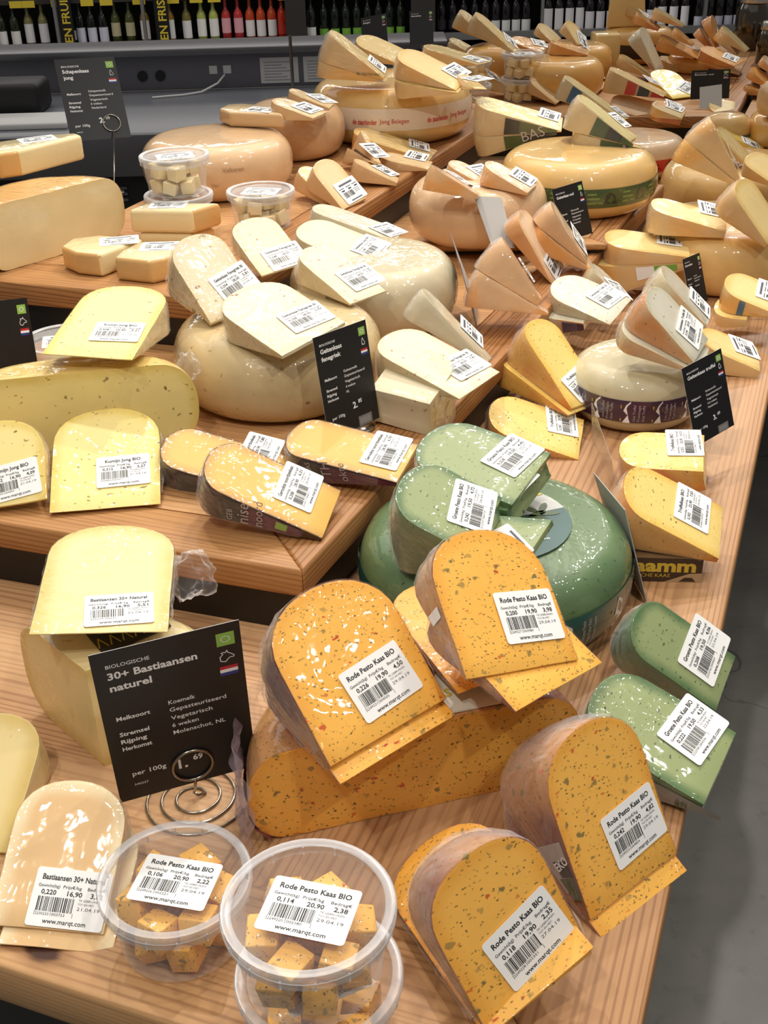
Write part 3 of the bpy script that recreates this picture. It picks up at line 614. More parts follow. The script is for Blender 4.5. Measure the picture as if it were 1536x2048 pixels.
wr3=wheel('yellow wheel with a blue band edge behind the tall steep wedge',(.82,2.74),.8803,.055,.07,W_yel)
band(wr3,.055,.07,.006,.03,[M_lblue],0,360)
wr4=wheel('tan cheese wheel at the right edge under the big tan rind block',(.985,2.72),.8803,.12,.07,W_yel2)
sector('bruin','cheese_block','big tan rind block at the right edge on the tan wheel',(.985,2.73),.952,.13,.075,200,340)
# slabs of sheep cheese and other flat pieces
slab('schaap','cheese_slab','pale sheep cheese piece with orange rind, left front one on the upper tier',[(-.469,1.685),(-.462,1.725),(-.421,1.739),(-.35,1.713),(-.384,1.664),(-.401,1.637),(-.44,1.652)],.9653,1.0,(5,6,0),(-.385,1.703,.2))
slab('schaap','cheese_slab','pale sheep cheese piece with orange rind, right front one on the upper tier',[(-.378,1.622),(-.373,1.656),(-.357,1.694),(-.295,1.688),(-.288,1.622),(-.322,1.599)],.9653,1.0,(4,5,0),(-.318,1.668,.0))
slab('schaap','cheese_slab','pale sheep cheese slab with a label lying before the small tubs',[(-.385,1.793),(-.365,1.832),(-.243,1.821),(-.283,1.777)],.9853,1.022,(2,),(-.325,1.815,-.05))
slab('schaap','cheese_slab','sheep cheese slab hidden under the labelled slab before the small tubs',[(-.375,1.795),(-.355,1.826),(-.255,1.818),(-.29,1.783)],.9653,.985,(2,))
slab('schaap','cheese_slab','thick sheep cheese slab lying on top of the big half wheel',[(-.62,1.84),(-.615,1.92),(-.545,1.965),(-.492,1.975),(-.478,1.955),(-.556,1.852),(-.585,1.835)],1.0640,1.104,(5,6,0),(-.545,1.93,.5))
slab('bruin','cheese_slab','tan cheese slab with a label on the front brown wheel',[(-.286,2.235),(-.275,2.275),(-.244,2.279),(-.196,2.251),(-.160,2.165),(-.262,2.195)],1.0615,1.088,(4,5),(-.205,2.208,-.45))
# ------------------------------------------------------------------ cut wedges
W('rode','r226',(0.0059,0.6721,0.9053),(0.67,0.345,-0.04),0.1381,0.1142,0.415,0.0125,(0.013,0.0493,0.0739),'orange herb cheese wedge priced 4,50 lying atop the large orange half wheel',('Rode Pesto Kaas BIO','0,226','19,90','4,50','2249221','004505','29.04.19'))
W('rode','r226_0',(0.0104,0.6663,0.9021),(0.662,0.145,-0.038),0.1381,0.1132,0.2,0.006,None,'orange herb cheese wedge sandwiched between the half wheel and the wedge priced 4,50',None)
W('rode','r200',(0.1065,0.705,0.9429),(0.447,0.341,0.257),0.1256,0.1131,0.328,0.0056,(0.0224,0.0472,-0.035),'orange herb cheese wedge priced 3,98 in front of the green wheel',('Rode Pesto Kaas BIO','0,200','19,90','3,98','2249227','003984','29.04.19'))
W('rode','r200_0',(0.1371,0.7018,0.9292),(0.749,0.147,0.151),0.1256,0.1121,0.25,0.006,None,'orange herb cheese wedge jutting out beneath the wedge priced 3,98',None)
W('rode','r200c',(0.0927,0.7438,0.9081),(0.441,-0.101,-0.035),0.145,0.0795,0.174,0.004,None,'orange herb cheese wedge poking out left behind the wedge priced 3,98',None)
W('rode','r242',(0.1848,0.613,0.8048),(0.669,0.48,0.007),0.1378,0.1012,0.58,0.0054,(0.0171,0.0466,0.0651),'orange herb cheese wedge priced 4,82 beside the table edge',('Rode Pesto Kaas BIO','0,242','19,90','4,82','2249223','004824','29.04.19'))
W('rode','r242_0',(0.1934,0.6021,0.7969),(0.67,0.28,0.006),0.1378,0.1002,0.2,0.006,None,'orange herb cheese wedge directly beneath the wedge priced 4,82',None)
W('rode','r118',(0.1028,0.5041,0.814),(0.723,0.599,-0.278),0.1303,0.0912,0.476,0.0149,(0.01,0.0549,0.154),'glossy film-wrapped orange herb cheese wedge priced 2,35 at the front of the table',('Rode Pesto Kaas BIO','0,118','19,90','2,35','2249228','002351','27.04.19'))
W('rode','r14',(0.0959,0.4954,0.8413),(0.405,-0.171,-0.425),0.1624,0.0929,0.146,0.004,None,'orange herb cheese wedge lying under the glossy wedge priced 2,35',None)
W('groen','g242',(0.1338,0.9119,0.9305),(1.089,-0.227,-0.173),0.1355,0.0873,0.626,0.0444,(0.0127,0.0642,0.2273),'green pesto cheese wedge priced 4,72 right behind the orange wedge priced 3,98',('Groene Pesto Kaas BIO','0,242','19,50','4,72','2223707','004729','28.04.19'))
W('groen','g242_0',(0.1627,0.8945,0.9373),(0.946,-0.405,-0.208),0.1355,0.0863,0.2,0.03,(-0.004,0.062,0.9),'green pesto cheese wedge showing its tip beneath the green wedge priced 4,72',None)
W('groen','g228',(0.169,1.0203,0.9368),(0.993,-0.082,-0.177),0.147,0.0937,0.223,0.0204,(0.0221,0.0526,-0.1299),'green pesto cheese wedge priced 4,45 topmost on the green wheel',('Groene Pesto Kaas BIO','0,228','19,50','4,45','2223702','004452','22.04.19'))
W('groen','g228_0',(0.1965,0.9967,0.9383),(0.925,-0.436,-0.195),0.147,0.0927,0.36,0.06,(0,0.084,1.45),'green pesto cheese wedge with half covered label under the one priced 4,45',None)
W('groen','g208',(0.3273,0.844,0.8057),(1.166,0.275,-0.376),0.1255,0.0639,0.377,0.0155,(0.0164,0.0485,-0.0045),'green pesto cheese wedge at the table edge behind the one priced 4,33',('Groene Pesto Kaas BIO','0,208','19,50','4,06','2223706','004064','22.04.19'))
W('groen','g222',(0.3003,0.709,0.8164),(0.994,-0.08,-0.167),0.1505,0.0842,0.416,0.0302,(0.0206,0.0635,-0.1232),'green pesto cheese wedge priced 4,33 with a silver side label overhanging the table edge',('Groene Pesto Kaas BIO','0,222','19,50','4,33','2223700','004336','22.04.19'))
W('truf','t1',(0.2883,1.4263,0.8291),(0.734,0.302,0.087),0.15,0.0724,0.414,0.011,(0.0093,0.0408,0.2601),'yellow truffle cheese wedge tilted up against the white banded truffle wheel',('Truffelkaas BIO','0,278','25,90','7,20','2240423','007205','29.04.19'))
W('truf','t1_0',(0.2809,1.4195,0.8294),(0.755,0.053,0.083),0.15,0.0714,0.25,0.006,None,'yellow truffle cheese wedge under the tilted truffle wedge beside the banded wheel',None)
W('truf','t2',(0.2701,1.3739,0.8081),(1.332,0.018,-0.191),0.1331,0.0884,0.286,0.004,(0.0255,0.0348,0.1847),'yellow truffle cheese wedge lying just behind the green pesto wedges',('Truffelkaas BIO','0,282','25,90','7,30','2240423','007305','29.04.19'))
W('truf','t3',(0.4574,1.2161,0.8595),(1.279,-0.404,-0.123),0.1717,0.081,0.374,0.0711,(0.019,0.0943,0.0844),'yellow truffle cheese wedge under the black truffle price card',('Truffelkaas BIO','0,252','25,90','6,53','2240423','006537','29.04.19'))
W('truf','t4',(0.3785,1.0685,0.8372),(1.289,0.057,-0.212),0.1352,0.0837,0.438,0.013,(0.0143,0.051,-0.0006),'yellow truffle cheese wedge with an orange rind resting above the brown carton label',('Truffelkaas BIO','0,302','25,90','7,83','2240423','007837','29.04.19'))
W('geittruf','gt1',(0.3773,1.6711,0.8737),(1.011,0.044,-0.145),0.1224,0.088,0.241,0.0062,(0.0226,0.0414,-0.1458),'white truffle cheese wedge lying flat, left one on the purple banded wheel',('Geitenkaas Truffel BI','0,230','28,50','6,56','2230875','006565','22.04.19'))
W('geittruf','gt1_0',(0.3649,1.672,0.8727),(1.081,-0.29,-0.156),0.1224,0.087,0.32,0.04,None,'white truffle cheese wedge with purple side label, middle of the left stack',None)
W('geittruf','gt1_1',(0.336,1.689,0.8623),(1.086,-0.574,-0.161),0.1224,0.087,0.28,0.04,None,'white truffle cheese wedge at the bottom of the left stack beside the banded wheel',None)
W('geittruf','gt0',(0.4095,1.794,0.8499),(1.164,0.294,0.208),0.0863,0.0665,0.378,0.0167,(0.0046,0.0251,-0.4166),'white truffle cheese wedge with bunched film peeking from behind the left truffle wedge',None)
W('geittruf','gt2',(0.4348,1.4034,0.9048),(1.114,0.386,-0.094),0.1249,0.073,0.388,0.018,(0.0163,0.0493,0.2234),'white truffle cheese wedge leaning in front, with its label near the truffle price card',('Geitenkaas Truffel BI','0,246','28,50','7,01','2230875','007016','22.04.19'))
W('geittruf','gt2_0',(0.4327,1.3982,0.9034),(1.194,0.177,-0.126),0.1249,0.072,0.2,0.006,None,'white truffle cheese wedge squeezed beneath the leaning white truffle wedge',None)
W('geittruf','gt3',(0.4773,1.5447,0.8998),(1.176,0.355,0.125),0.1112,0.0815,0.394,0.0093,(0.0266,0.0345,0.1121),'white truffle cheese wedge behind the leaning one, nearest the half hidden black card',None)
W('bast','bw1',(-0.241,0.7821,0.9377),(0.112,-0.21,0.081),0.1679,0.1134,0.26,0.004,(0.0141,0.0344,0.0862),'pale yellow cheese wedge priced 5,51 on the block behind the black card',('Bastiaansen 30+ Naturel','0,326','16,90','5,51','2230234','005511','22.04.19'))
W('peach','bw2',(-0.2623,0.5852,0.8045),(-0.094,0.206,0.074),0.1212,0.0872,0.282,0.0069,(0.0131,0.0298,-0.0257),'peach coloured cheese wedge with half covered label touching the left front tub',('Bastiaansen 30+ Naturel','0,220','16,90','3,72','2230233','003723','21.04.19'))
W('peach','bw2_0',(-0.2535,0.5729,0.8008),(-0.079,0.006,0.072),0.1212,0.0862,0.2,0.006,None,'pale cheese wedge lying under the peach coloured wedge beside the tubs',None)
W('bast','bw3',(-0.3568,0.6741,0.8007),(-0.139,0.011,-0.017),0.1279,0.0896,0.404,0.0057,None,'pale yellow cheese wedge cut off by the left picture edge at the front',None)
W('smoked','sm1',(-0.0418,1.0417,0.8906),(1.356,0.162,-0.214),0.1568,0.0773,0.29,0.0147,(0.0157,0.0578,0.0204),'smoked cheese wedge with dark rind at the front corner of the lower wooden tier',('Gerookte noordzeekaas','0,208','28,90','6,01','2230213','006013','28.04.19'))
W('smoked','sm2',(-0.1069,1.128,0.8958),(1.271,-0.044,-0.203),0.1465,0.0715,0.27,0.0048,(0.0278,0.0417,0.0317),'smoked cheese wedge with dark rind half hidden behind the corner smoked wedge',('Gerookte noordzeekaas','0,270','28,90','7,80','2230213','007801','28.04.19'))
W('smoked','sm3',(0.0413,1.1164,0.9119),(1.139,-0.156,-0.209),0.1581,0.0699,0.271,0.0148,(0.0106,0.0438,0.0139),'smoked cheese wedge with dark rind in front of the fenugreek price card',('Gerookte noordzeekaas','0,232','28,90','6,70','2230213','006705','28.04.19'))
W('komijn','k1',(-0.3319,1.2171,1.0092),(-0.15,-0.144,0.041),0.1735,0.1068,0.294,0.004,(0.0175,0.0605,0.0657),'yellow cumin cheese wedge priced 5,21 on top of the cumin cheese half wheel',('Komijn Jong BIO','0,308','16,90','5,21','2240405','005211','21.04.19'))
W('komijn','k2',(-0.3004,1.0787,0.8886),(0.116,0.199,0.006),0.1497,0.1182,0.201,0.004,(0.019,0.0541,0.0323),'yellow cumin cheese wedge priced 5,27 propped against the cumin cheese half wheel',('Komijn Jong BIO','0,312','16,90','5,27','2240405','005271','21.04.19'))
W('komijn','k3',(-0.4168,1.0774,0.8878),(0.131,0.405,-0.127),0.1139,0.11,0.272,0.01,(0.0197,0.0373,0.1054),'yellow cumin cheese wedge priced 4,09 cut off by the left edge of the picture',('Komijn Jong BIO','0,242','16,90','4,09','2240405','004094','21.04.19'))
W('fene','fe1',(-0.1724,1.3806,0.9887),(0.718,0.367,-0.099),0.1289,0.08,0.408,0.0115,(0.0204,0.0486,0.1589),'white fenugreek cheese wedge with dazzling film glare, upper left on the white wheel',('Geitenkaas Fenegriek BI','0,204','28,50','5,81','2230871','005815','22.04.19'))
W('fene','fe1_0',(-0.1737,1.3822,0.9889),(0.7,0.188,-0.094),0.1289,0.079,0.18,0.05,None,'white fenugreek cheese wedge beneath the one with dazzling glare',None)
W('fene','fe2',(-0.1249,1.5564,0.991),(0.556,0.161,-0.092),0.1181,0.0723,0.299,0.0079,(0.0124,0.0298,0.0102),'white fenugreek cheese wedge at the back of the white wheel beside the glaring one',('Geitenkaas Fenegriek BI','0,248','28,50','7,07','2230871','007077','22.04.19'))
W('fene','fe3',(-0.0661,1.2575,1.0018),(0.736,-0.078,-0.134),0.1504,0.0993,0.306,0.0143,(0.0217,0.0526,-0.114),'white fenugreek cheese wedge front and centre on the seeded white wheel',('Geitenkaas Fenegriek BI','0,208','28,50','5,93','2230871','005931','22.04.19'))
W('fene','fe4',(-0.0069,1.4391,0.9881),(0.793,0.087,0.003),0.1274,0.0675,0.308,0.0079,(0.0205,0.0455,0.0253),'white fenugreek cheese wedge on the right of the seeded white wheel',('Geitenkaas Fenegriek BI','0,272','28,50','7,75','2230871','007755','22.04.19'))
W('fene','fe4_0',(-0.0035,1.4427,0.9875),(0.794,-0.113,0.003),0.1274,0.0665,0.2,0.06,None,'white fenugreek cheese slab directly beneath the right hand fenugreek wedge',None)
W('fene','fe5',(0.123,1.2713,0.9359),(0.873,-0.074,-0.068),0.1485,0.0843,0.314,0.004,(0.019,0.0424,-0.0967),'white fenugreek cheese wedge lying right of the fenugreek price card',('Geitenkaas Fenegriek BI','0,274','28,50','7,81','2230871','007812','22.04.19'))
W('fene','fe6',(-0.0279,1.1769,0.8986),(-0.528,-0.114,0.047),0.19,0.0816,0.44,0.1029,None,'thick white fenugreek cheese chunk under the wedge right of the price card',None)
W('geit','ge1',(0.0206,1.6363,0.9777),(1.089,-0.02,-0.119),0.1516,0.0809,0.282,0.004,(0.0149,0.0408,0.0329),'plain white goat cheese wedge with a label, in front of the other plain white one',('Geitenkaas Jong BIO','0,280','26,50','7,42','2230861','007421','22.04.19'))
W('geit','ge2',(0.0408,1.7757,0.9717),(1.267,-0,0.061),0.15,0.0668,0.275,0.004,(0.0088,0.0259,-0.2486),'plain white goat cheese wedge with shiny film, rearmost by the middle tier edge',('Geitenkaas Jong BIO','0,264','26,50','7,00','2230861','007004','22.04.19'))
W('geit','ge3',(0.1518,1.4183,0.9016),(1.214,0.438,0.27),0.138,0.0508,0.306,0.0089,(0.0416,0.0535,0.2337),'plain white goat cheese wedge leaning steeply against the film-wrapped white wheel',None)
W('bruin','b2',(-0.0834,2.1809,1.0755),(1.236,-0.016,0.03),0.1064,0.0663,0.301,0.014,(0.0168,0.046,-0.0782),'brownish cheese wedge in front of the pair lying on the second brown wheel',None)
W('bruin','b3',(-0.0634,2.2788,1.0728),(1.436,0.067,0.034),0.0995,0.0614,0.297,0.0141,(0.026,0.0389,-0.3963),'brownish cheese wedge at the back of the pair lying on the second brown wheel',None)
W('gouda','z1',(0.0393,2.4549,1.0949),(1.44,0.281,0.001),0.1506,0.0826,0.38,0.0123,(0.0268,0.0386,0.0581),'yellow cheese wedge in crinkled film, left one on the wheel with a red printed band',None)
W('gouda','z1_0',(0.0391,2.4549,1.0943),(1.441,0.061,0.001),0.1506,0.0816,0.22,0.006,None,'yellow cheese wedge under the crinkled film wedge on the red printed whole cheese',None)
W('gouda','z2',(0.0863,2.7524,1.0842),(1.198,0.072,-0.124),0.1282,0.0909,0.303,0.0111,None,'yellow cheese wedge at the back of the wheel with a red printed band',None)
W('gouda','z3',(0.185,2.3753,1.0937),(1.188,0.129,-0.143),0.1472,0.0876,0.274,0.0048,(0.035,0.0333,-0.1538),'yellow cheese wedge with a label, front one on the wheel with a red printed band',None)
W('gouda','z3_0',(0.1876,2.3678,1.0916),(1.201,-0.126,-0.15),0.1472,0.0866,0.25,0.006,None,'yellow cheese wedge under the front labelled wedge on the red printed whole cheese',None)
W('gouda','z4',(0.2539,2.6641,1.0859),(1.154,-0.029,0.071),0.1488,0.0978,0.26,0.0049,(0.0058,0.0307,-0.0354),'yellow cheese wedge at the right rear of the wheel with a red printed band',None)
W('gouda','z5',(0.2062,2.2622,1.103),(0.198,-0.17,0.078),0.1512,0.0248,0.195,0.004,(0.0209,0.1044,0.6355),'small yellow cheese piece at the right end of the red printed whole cheese',None)
W('bruin','v1',(-0.025,1.9782,0.9587),(0.968,0.404,-0.059),0.1118,0.0698,0.368,0.0159,(0.0126,0.041,0.0468),'beige cheese wedge with a large label on the front edge of the upper tier',None)
W('bruin','v0',(-0.0588,2.0028,0.96),(0.951,0.277,-0.012),0.1009,0.0448,0.365,0.0142,None,'beige cheese wedge half hidden behind the front labelled wedge on the upper tier',None)
W('bruin','v2',(0.01,2.1645,0.9923),(0.388,0.017,0.463),0.1245,0.0148,0.32,0.0103,(0.0053,0.055,0.6627),'beige cheese wedge with a purple stripe standing steeply on the upper tier',None)
W('bruin','v2_0',(0.0015,2.1609,0.9963),(0.501,-0.207,0.474),0.1245,0.0138,0.25,0.006,None,'beige cheese wedge lying under the steep purple striped wedge',None)
W('bruin','v3',(0.0582,2.1314,0.9634),(1.473,0.111,0.071),0.1045,0.0542,0.335,0.016,(0.0337,0.0444,-0.2328),'beige cheese wedge with its tip over the right edge of the upper tier',None)
W('gouda','v4',(0.1227,2.3353,0.966),(1.331,0.07,0.013),0.1701,0.093,0.22,0.004,(0.0366,0.0415,0.2303),'long yellow cheese wedge in front of the red printed band of the wheel',None)
W('bruin','v5',(0.1202,2.2398,0.9675),(1.36,-0.046,-0.002),0.1098,0.062,0.243,0.0122,(0.044,0.047,-0.0077),'beige cheese wedge just before the long yellow wedge on the upper tier',None)
W('oud','o1',(0.1851,1.8597,1.0022),(1.375,0.143,0.213),0.1102,0.0564,0.373,0.0181,(0.0595,0.064,-0.2626),'pinkish aged cheese wedge, left of the three on the pinkish wheel',None)
W('oud','o2',(0.2011,1.99,0.9964),(1.146,0.194,0.044),0.0826,0.0596,0.21,0.0099,(0.033,0.0296,-0.1965),'pinkish aged cheese wedge, middle rear of the three on the pinkish wheel',None)
W('oud','o3',(0.2734,1.9174,0.9967),(1.196,0.135,0.034),0.1027,0.0642,0.321,0.0134,(0.0302,0.0397,0.0438),'pinkish aged cheese wedge, right of the three on the pinkish wheel',None)
W('oud','p1',(0.2486,1.5831,0.912),(1.264,0.49,0.317),0.1275,0.0606,0.449,0.023,(0.0889,0.0672,-0.0219),'aged tan cheese wedge standing steep, front one of the trio before the pinkish wheel',None)
W('oud','p1_0',(0.251,1.5772,0.911),(1.398,0.069,0.279),0.1275,0.0596,0.44,0.006,None,'aged tan cheese wedge lying flat under the front wedge of the steep trio',None)
W('oud','p2',(0.2962,1.8081,0.8818),(1.218,0.773,-0.06),0.1279,0.0609,0.249,0.0052,(0.0138,0.0272,0.1422),'aged tan cheese wedge, middle of the steep trio before the pinkish wheel',None)
W('oud','p3',(0.3521,1.8443,0.8983),(1.436,0.658,-0.017),0.1211,0.0545,0.305,0.0094,(0.0356,0.0352,0.2082),'aged tan cheese wedge, rear of the steep trio by the small black price card',None)
W('oud','p3_0',(0.3588,1.8384,0.8916),(1.43,0.319,-0.014),0.1211,0.0535,0.34,0.006,None,'aged tan cheese wedge lying under the rear wedge of the steep trio',None)
W('oud','q1',(0.404,2.0427,0.8854),(0.165,0.014,-0.037),0.1332,0.022,0.284,0.004,(-0.0021,0.047,0.5493),'pinkish cheese wedge peeking out behind the small black price card',None)
W('basg','y1',(0.3792,2.3358,1.0181),(1.379,-0.068,-0.106),0.1818,0.0824,0.332,0.006,(0.0343,0.034,-0.0697),'yellow cheese wedge with a green printed side, left on the green banded wheel',None)
W('basg','y1_0',(0.3792,2.3358,1.0175),(1.352,-0.316,-0.111),0.1818,0.0814,0.25,0.05,None,'yellow cheese wedge with large outlined letters on its dark green side',None)
W('basg','y2',(0.5039,2.2119,1.0034),(1.184,0.175,0.1),0.1518,0.0826,0.415,0.0181,(0.06,0.0654,-0.0935),'yellow cheese wedge with green printed side tilted on the right of the banded wheel',None)
W('basg','y2_0',(0.525,2.2135,0.9985),(1.305,-0.065,0.081),0.1518,0.0816,0.25,0.05,None,'yellow cheese wedge with a green side beneath the tilted green printed one',None)
W('basb','y3',(0.607,2.833,0.9233),(1.158,0.24,0.125),0.1838,0.0795,0.295,0.004,(0.0301,0.03,-0.1299),'yellow cheese wedge with a blue stripe behind the tilted green printed wedge',None)
W('gouda','w1a',(0.6495,1.9397,0.9143),(1.28,-0.011,-0.087),0.182,0.0761,0.245,0.0489,(0.0451,0.0793,0.1428),'yellow cheese wedge lying flat on the front big yellow wheel',None)
W('gouda','w1b',(0.6806,1.8826,0.9074),(1.024,0.462,-0.206),0.1303,0.0722,0.415,0.0188,None,'yellow cheese wedge cut off by the right picture edge on the front big yellow wheel',None)
W('gouda','w2a',(0.6915,2.1571,0.934),(1.222,0.622,0.14),0.1445,0.0628,0.387,0.015,(0.1491,0.0393,0.4464),'tall steep yellow cheese wedge on the rear big yellow wheel',None)
W('gouda','w2a_0',(0.6898,2.1524,0.9341),(1.266,0.324,0.12),0.1445,0.0618,0.3,0.006,None,'yellow cheese wedge lying under the tall steep wedge on the rear yellow wheel',None)
W('gouda','w2c',(0.782,2.3947,0.913),(1.015,0.42,0.042),0.1086,0.0656,0.292,0.0165,None,'yellow cheese wedge half hidden behind the tall steep wedge',None)
W('gouda','w2b',(0.8013,2.2138,0.9227),(0.802,0.127,-0.182),0.1038,0.07,0.291,0.0168,None,'yellow cheese wedge at the right picture edge on the rear big yellow wheel',None)
W('gouda','w4',(0.5815,1.9275,0.8854),(1.401,-0.074,-0.082),0.1897,0.0883,0.193,0.0444,(0.0263,0.0771,-0.0168),'yellow cheese slab with a label in front of the big yellow wheel',None)
W('gouda','w4_0',(0.5619,1.9309,0.8833),(1.369,-0.432,-0.09),0.1897,0.0873,0.36,0.006,None,'thick yellow cheese piece with a white and green label under the labelled slab',None)
W('gouda','x1',(0.6568,1.7182,0.8551),(1.108,-0.018,-0.154),0.1175,0.0809,0.335,0.0238,(0.0175,0.0461,0.106),'yellow cheese wedge with a blue rind label at the right side of the table',None)
W('gouda','x1_0',(0.6471,1.7099,0.8525),(1.076,-0.216,-0.158),0.1175,0.0799,0.2,0.06,None,'yellow cheese wedge under the one with the blue rind label',None)
W('gouda','x2',(0.6125,1.6124,0.7979),(1.344,0.064,-0.031),0.137,0.0888,0.318,0.0403,(0.0214,0.0641,0.1896),'thin yellow cheese wedge lying on the table behind the black truffle card',None)
W('gouda','f2',(0.9272,3.6013,1.024),(1.207,0.205,0.057),0.1114,0.0864,0.273,0.0113,None,'far yellow cheese wedge with a pointed tip in front of the white wine labels',None)
W('gouda','f3',(0.8723,3.817,1.0215),(1.24,0.192,0.002),0.0935,0.0904,0.283,0.0134,None,'far pale cheese wedge beside the dark rinded chunk at the very back',None)
W('orange','f4',(0.8554,3.5877,1.0161),(1.266,0.271,0.03),0.097,0.0837,0.289,0.0145,(0.0628,0.0668,0.6154),'far orange cheese wedge with a white label just right of the dark rinded chunk',None)
W('orange','f6',(0.9244,3.4603,0.9876),(1.169,0.361,0.101),0.086,0.0877,0.284,0.0153,None,'far orange cheese wedge leaning above the long orange wedge',None)
W('orange','f7',(0.9631,3.5329,0.9475),(1.186,0.167,0),0.1409,0.0889,0.274,0.0099,(0.0801,0.0598,0.5047),'far long orange cheese wedge with a small dark mark on its side',None)
W('geit','f8',(0.8249,3.4302,0.9249),(1.164,0.738,-0.069),0.1396,0.0802,0.313,0.0097,None,'far tall greyish cheese wedge standing on end with red and green print',None)
W('orange','f13',(1.0361,3.6178,0.9527),(1.008,0.913,0.147),0.1042,0.0959,0.295,0.0136,(0.0181,0.035,0.4976),'far tall orange cheese wedge standing upright, highest of the rear right pile',None)
W('orange','f14',(1.0354,3.6676,0.9429),(1.16,0.603,0.095),0.0861,0.0949,0.307,0.0177,None,'far orange cheese wedge leaning left of the tall upright orange wedge',None)
W('gouda','f15',(1.0803,3.5482,0.9454),(1.152,0.528,0.062),0.1011,0.0937,0.291,0.0126,None,'far yellow cheese wedge leaning right of the tall upright orange wedge',None)
W('gouda','f16',(1.1031,3.5402,0.9576),(1.136,0.378,0.059),0.1137,0.0948,0.288,0.0115,None,'far film wrapped yellow cheese wedge beside the dark jars',None)
W('orange','f17',(1.0465,3.4215,0.9447),(0.953,0.069,-0.027),0.1277,0.0889,0.253,0.009,(0.0169,0.0433,0.1912),'far orange cheese wedge with two white labels below the upright orange wedge',None)
W('orange','f18',(1.0851,3.5262,0.9041),(1.191,0.017,0),0.1443,0.0873,0.241,0.0084,None,'far orange cheese wedge with a dark band just above the far black card',None)
W('orange','f19',(1.1184,3.3122,0.9002),(1.097,0.296,0.009),0.0906,0.0905,0.283,0.0149,None,'far orange cheese wedge at the right edge in front of the jars',None)
W('oud','f20',(1.1405,3.3491,0.9239),(1.067,0.408,0.01),0.0772,0.0798,0.298,0.0146,None,'far brownish cheese wedge at the right edge nearest the dark jars',None)
W('gouda','f21',(0.9696,3.6001,0.905),(1.241,0.017,-0.017),0.1181,0.0966,0.285,0.0111,(-0.0354,0.0303,0.2104),'far flat cheese slab with labels beside the far black card',None)
W('geel','f22',(0.8392,3.1773,0.9037),(0.395,0.063,-0),0.1511,0.0868,0.299,0.008,(0.0288,0.0495,0.5531),'bright yellow cheese wedge in strong glare left of the far black card',None)
W('gouda','f26',(0.7585,3.0589,0.9317),(1.217,0.046,0.06),0.1693,0.0871,0.355,0.0109,(0.1048,0.064,0.5369),'cheese wedge with red and dark green bands on its side',None)
W('oud','f26b',(0.7269,3.0332,0.9005),(1.264,-0.045,-0.221),0.1224,0.1073,0.269,0.0093,None,'far tan cheese chunk under the red banded wedge',None)
W('gouda','f27',(0.8102,3.4739,0.909),(1.167,0.254,0.067),0.1163,0.0858,0.281,0.0118,None,'far yellow cheese wedge right behind the red banded wedge',None)
W('oud','f28',(0.6471,3.3358,0.9118),(1.228,0.156,-0.052),0.177,0.0797,0.233,0.004,(0.0852,0.0454,0.4114),'long tan cheese wedge with a label below the far orange wheel',None)
W('bruin','f29',(0.5157,3.1691,0.9099),(1.017,0.276,-0.189),0.1168,0.0904,0.304,0.0111,None,'brown rind cheese chunk beside the rear stack of tubs',None)
W('gouda','f30',(0.553,3.5606,0.9932),(1.122,0.37,0),0.0872,0.0872,0.301,0.0158,None,'far yellow cheese wedge leaning left on the far orange wheel',None)
W('gouda','f31',(0.6055,3.4318,0.9957),(0.894,0.505,0.147),0.096,0.0788,0.336,0.0169,(0.0135,0.0313,0.9519),'far yellow cheese wedge with a label leaning on the far orange wheel',None)
W('orange','f32',(0.6063,3.3254,0.9996),(1.298,0.007,0.018),0.1218,0.0858,0.263,0.0113,None,'orange cheese slab lying on the far orange wheel',None)
W('orange','f33',(0.495,3.3983,1.0016),(1.202,0.013,-0.053),0.1096,0.0974,0.28,0.0124,(0.0349,0.0379,0.461),'reddish orange cheese wedge with a label left on the far orange wheel',None)
W('gouda','f35',(0.3529,3.5121,1.0145),(1.263,0.313,0.016),0.1281,0.0836,0.375,0.0169,None,'far yellow cheese wedge standing steep, leftmost of the far pile',None)
W('gouda','f35b',(0.4076,3.2997,1.0077),(1.256,0.388,0.03),0.1655,0.0817,0.29,0.0072,(0.0331,0.0496,0.4824),'far yellow cheese wedge with a label leaning right of the leftmost steep wedge',None)
W('gouda','f36',(0.4128,3.2692,0.9034),(1.233,0.228,0.088),0.1175,0.0748,0.349,0.0169,(-0.0214,0.098,0.5795),'yellow cheese wedge leaning in front of the rear stack of tubs',None)
W('geel','r4',(0.8925,2.649,0.8851),(1.204,0.085,0.039),0.1148,0.0954,0.306,0.0113,(-0.0132,0.0425,0.2222),'yellow cheese wedge with a label in the right rear before the tall steep wedge',None)
W('orange','r7',(0.779,2.8186,0.9127),(1.207,0.112,-0.085),0.1199,0.0818,0.273,0.0424,(0.0355,0.0739,0.2585),'orange cheese slab with a label on the red banded wheel',None)
W('gouda','r1',(0.9372,3.0339,0.8967),(1.271,-0.068,-0.183),0.0799,0.1065,0.257,0.0147,None,'yellow cheese wedge lying left of the big tan rind block at the right',None)
W('orange','f5',(1.0116,4.0048,0.9379),(1.134,0.076,0),0.0852,0.0871,0.302,0.0148,None,'far orange cheese wedge lying behind the long orange wedge',None)
W('orange','f9',(0.7963,3.7806,0.9179),(1.248,0.263,0.081),0.0688,0.0898,0.291,0.0182,None,'small far orange cheese wedge left of the tall greyish wedge',None)
W('gouda','f38',(0.7516,2.8208,0.9294),(1.212,0.031,-0.022),0.0931,0.0795,0.272,0.0126,(0.0351,0.0408,-0.0173),'orange tan cheese wedge with a label just above the red banded wheel',None)
W('orange','f39',(1.103,3.2795,0.8934),(1.234,-0.054,0.037),0.0856,0.0907,0.258,0.0149,None,'far orange cheese wedge low at the right edge beyond the tan block',None)
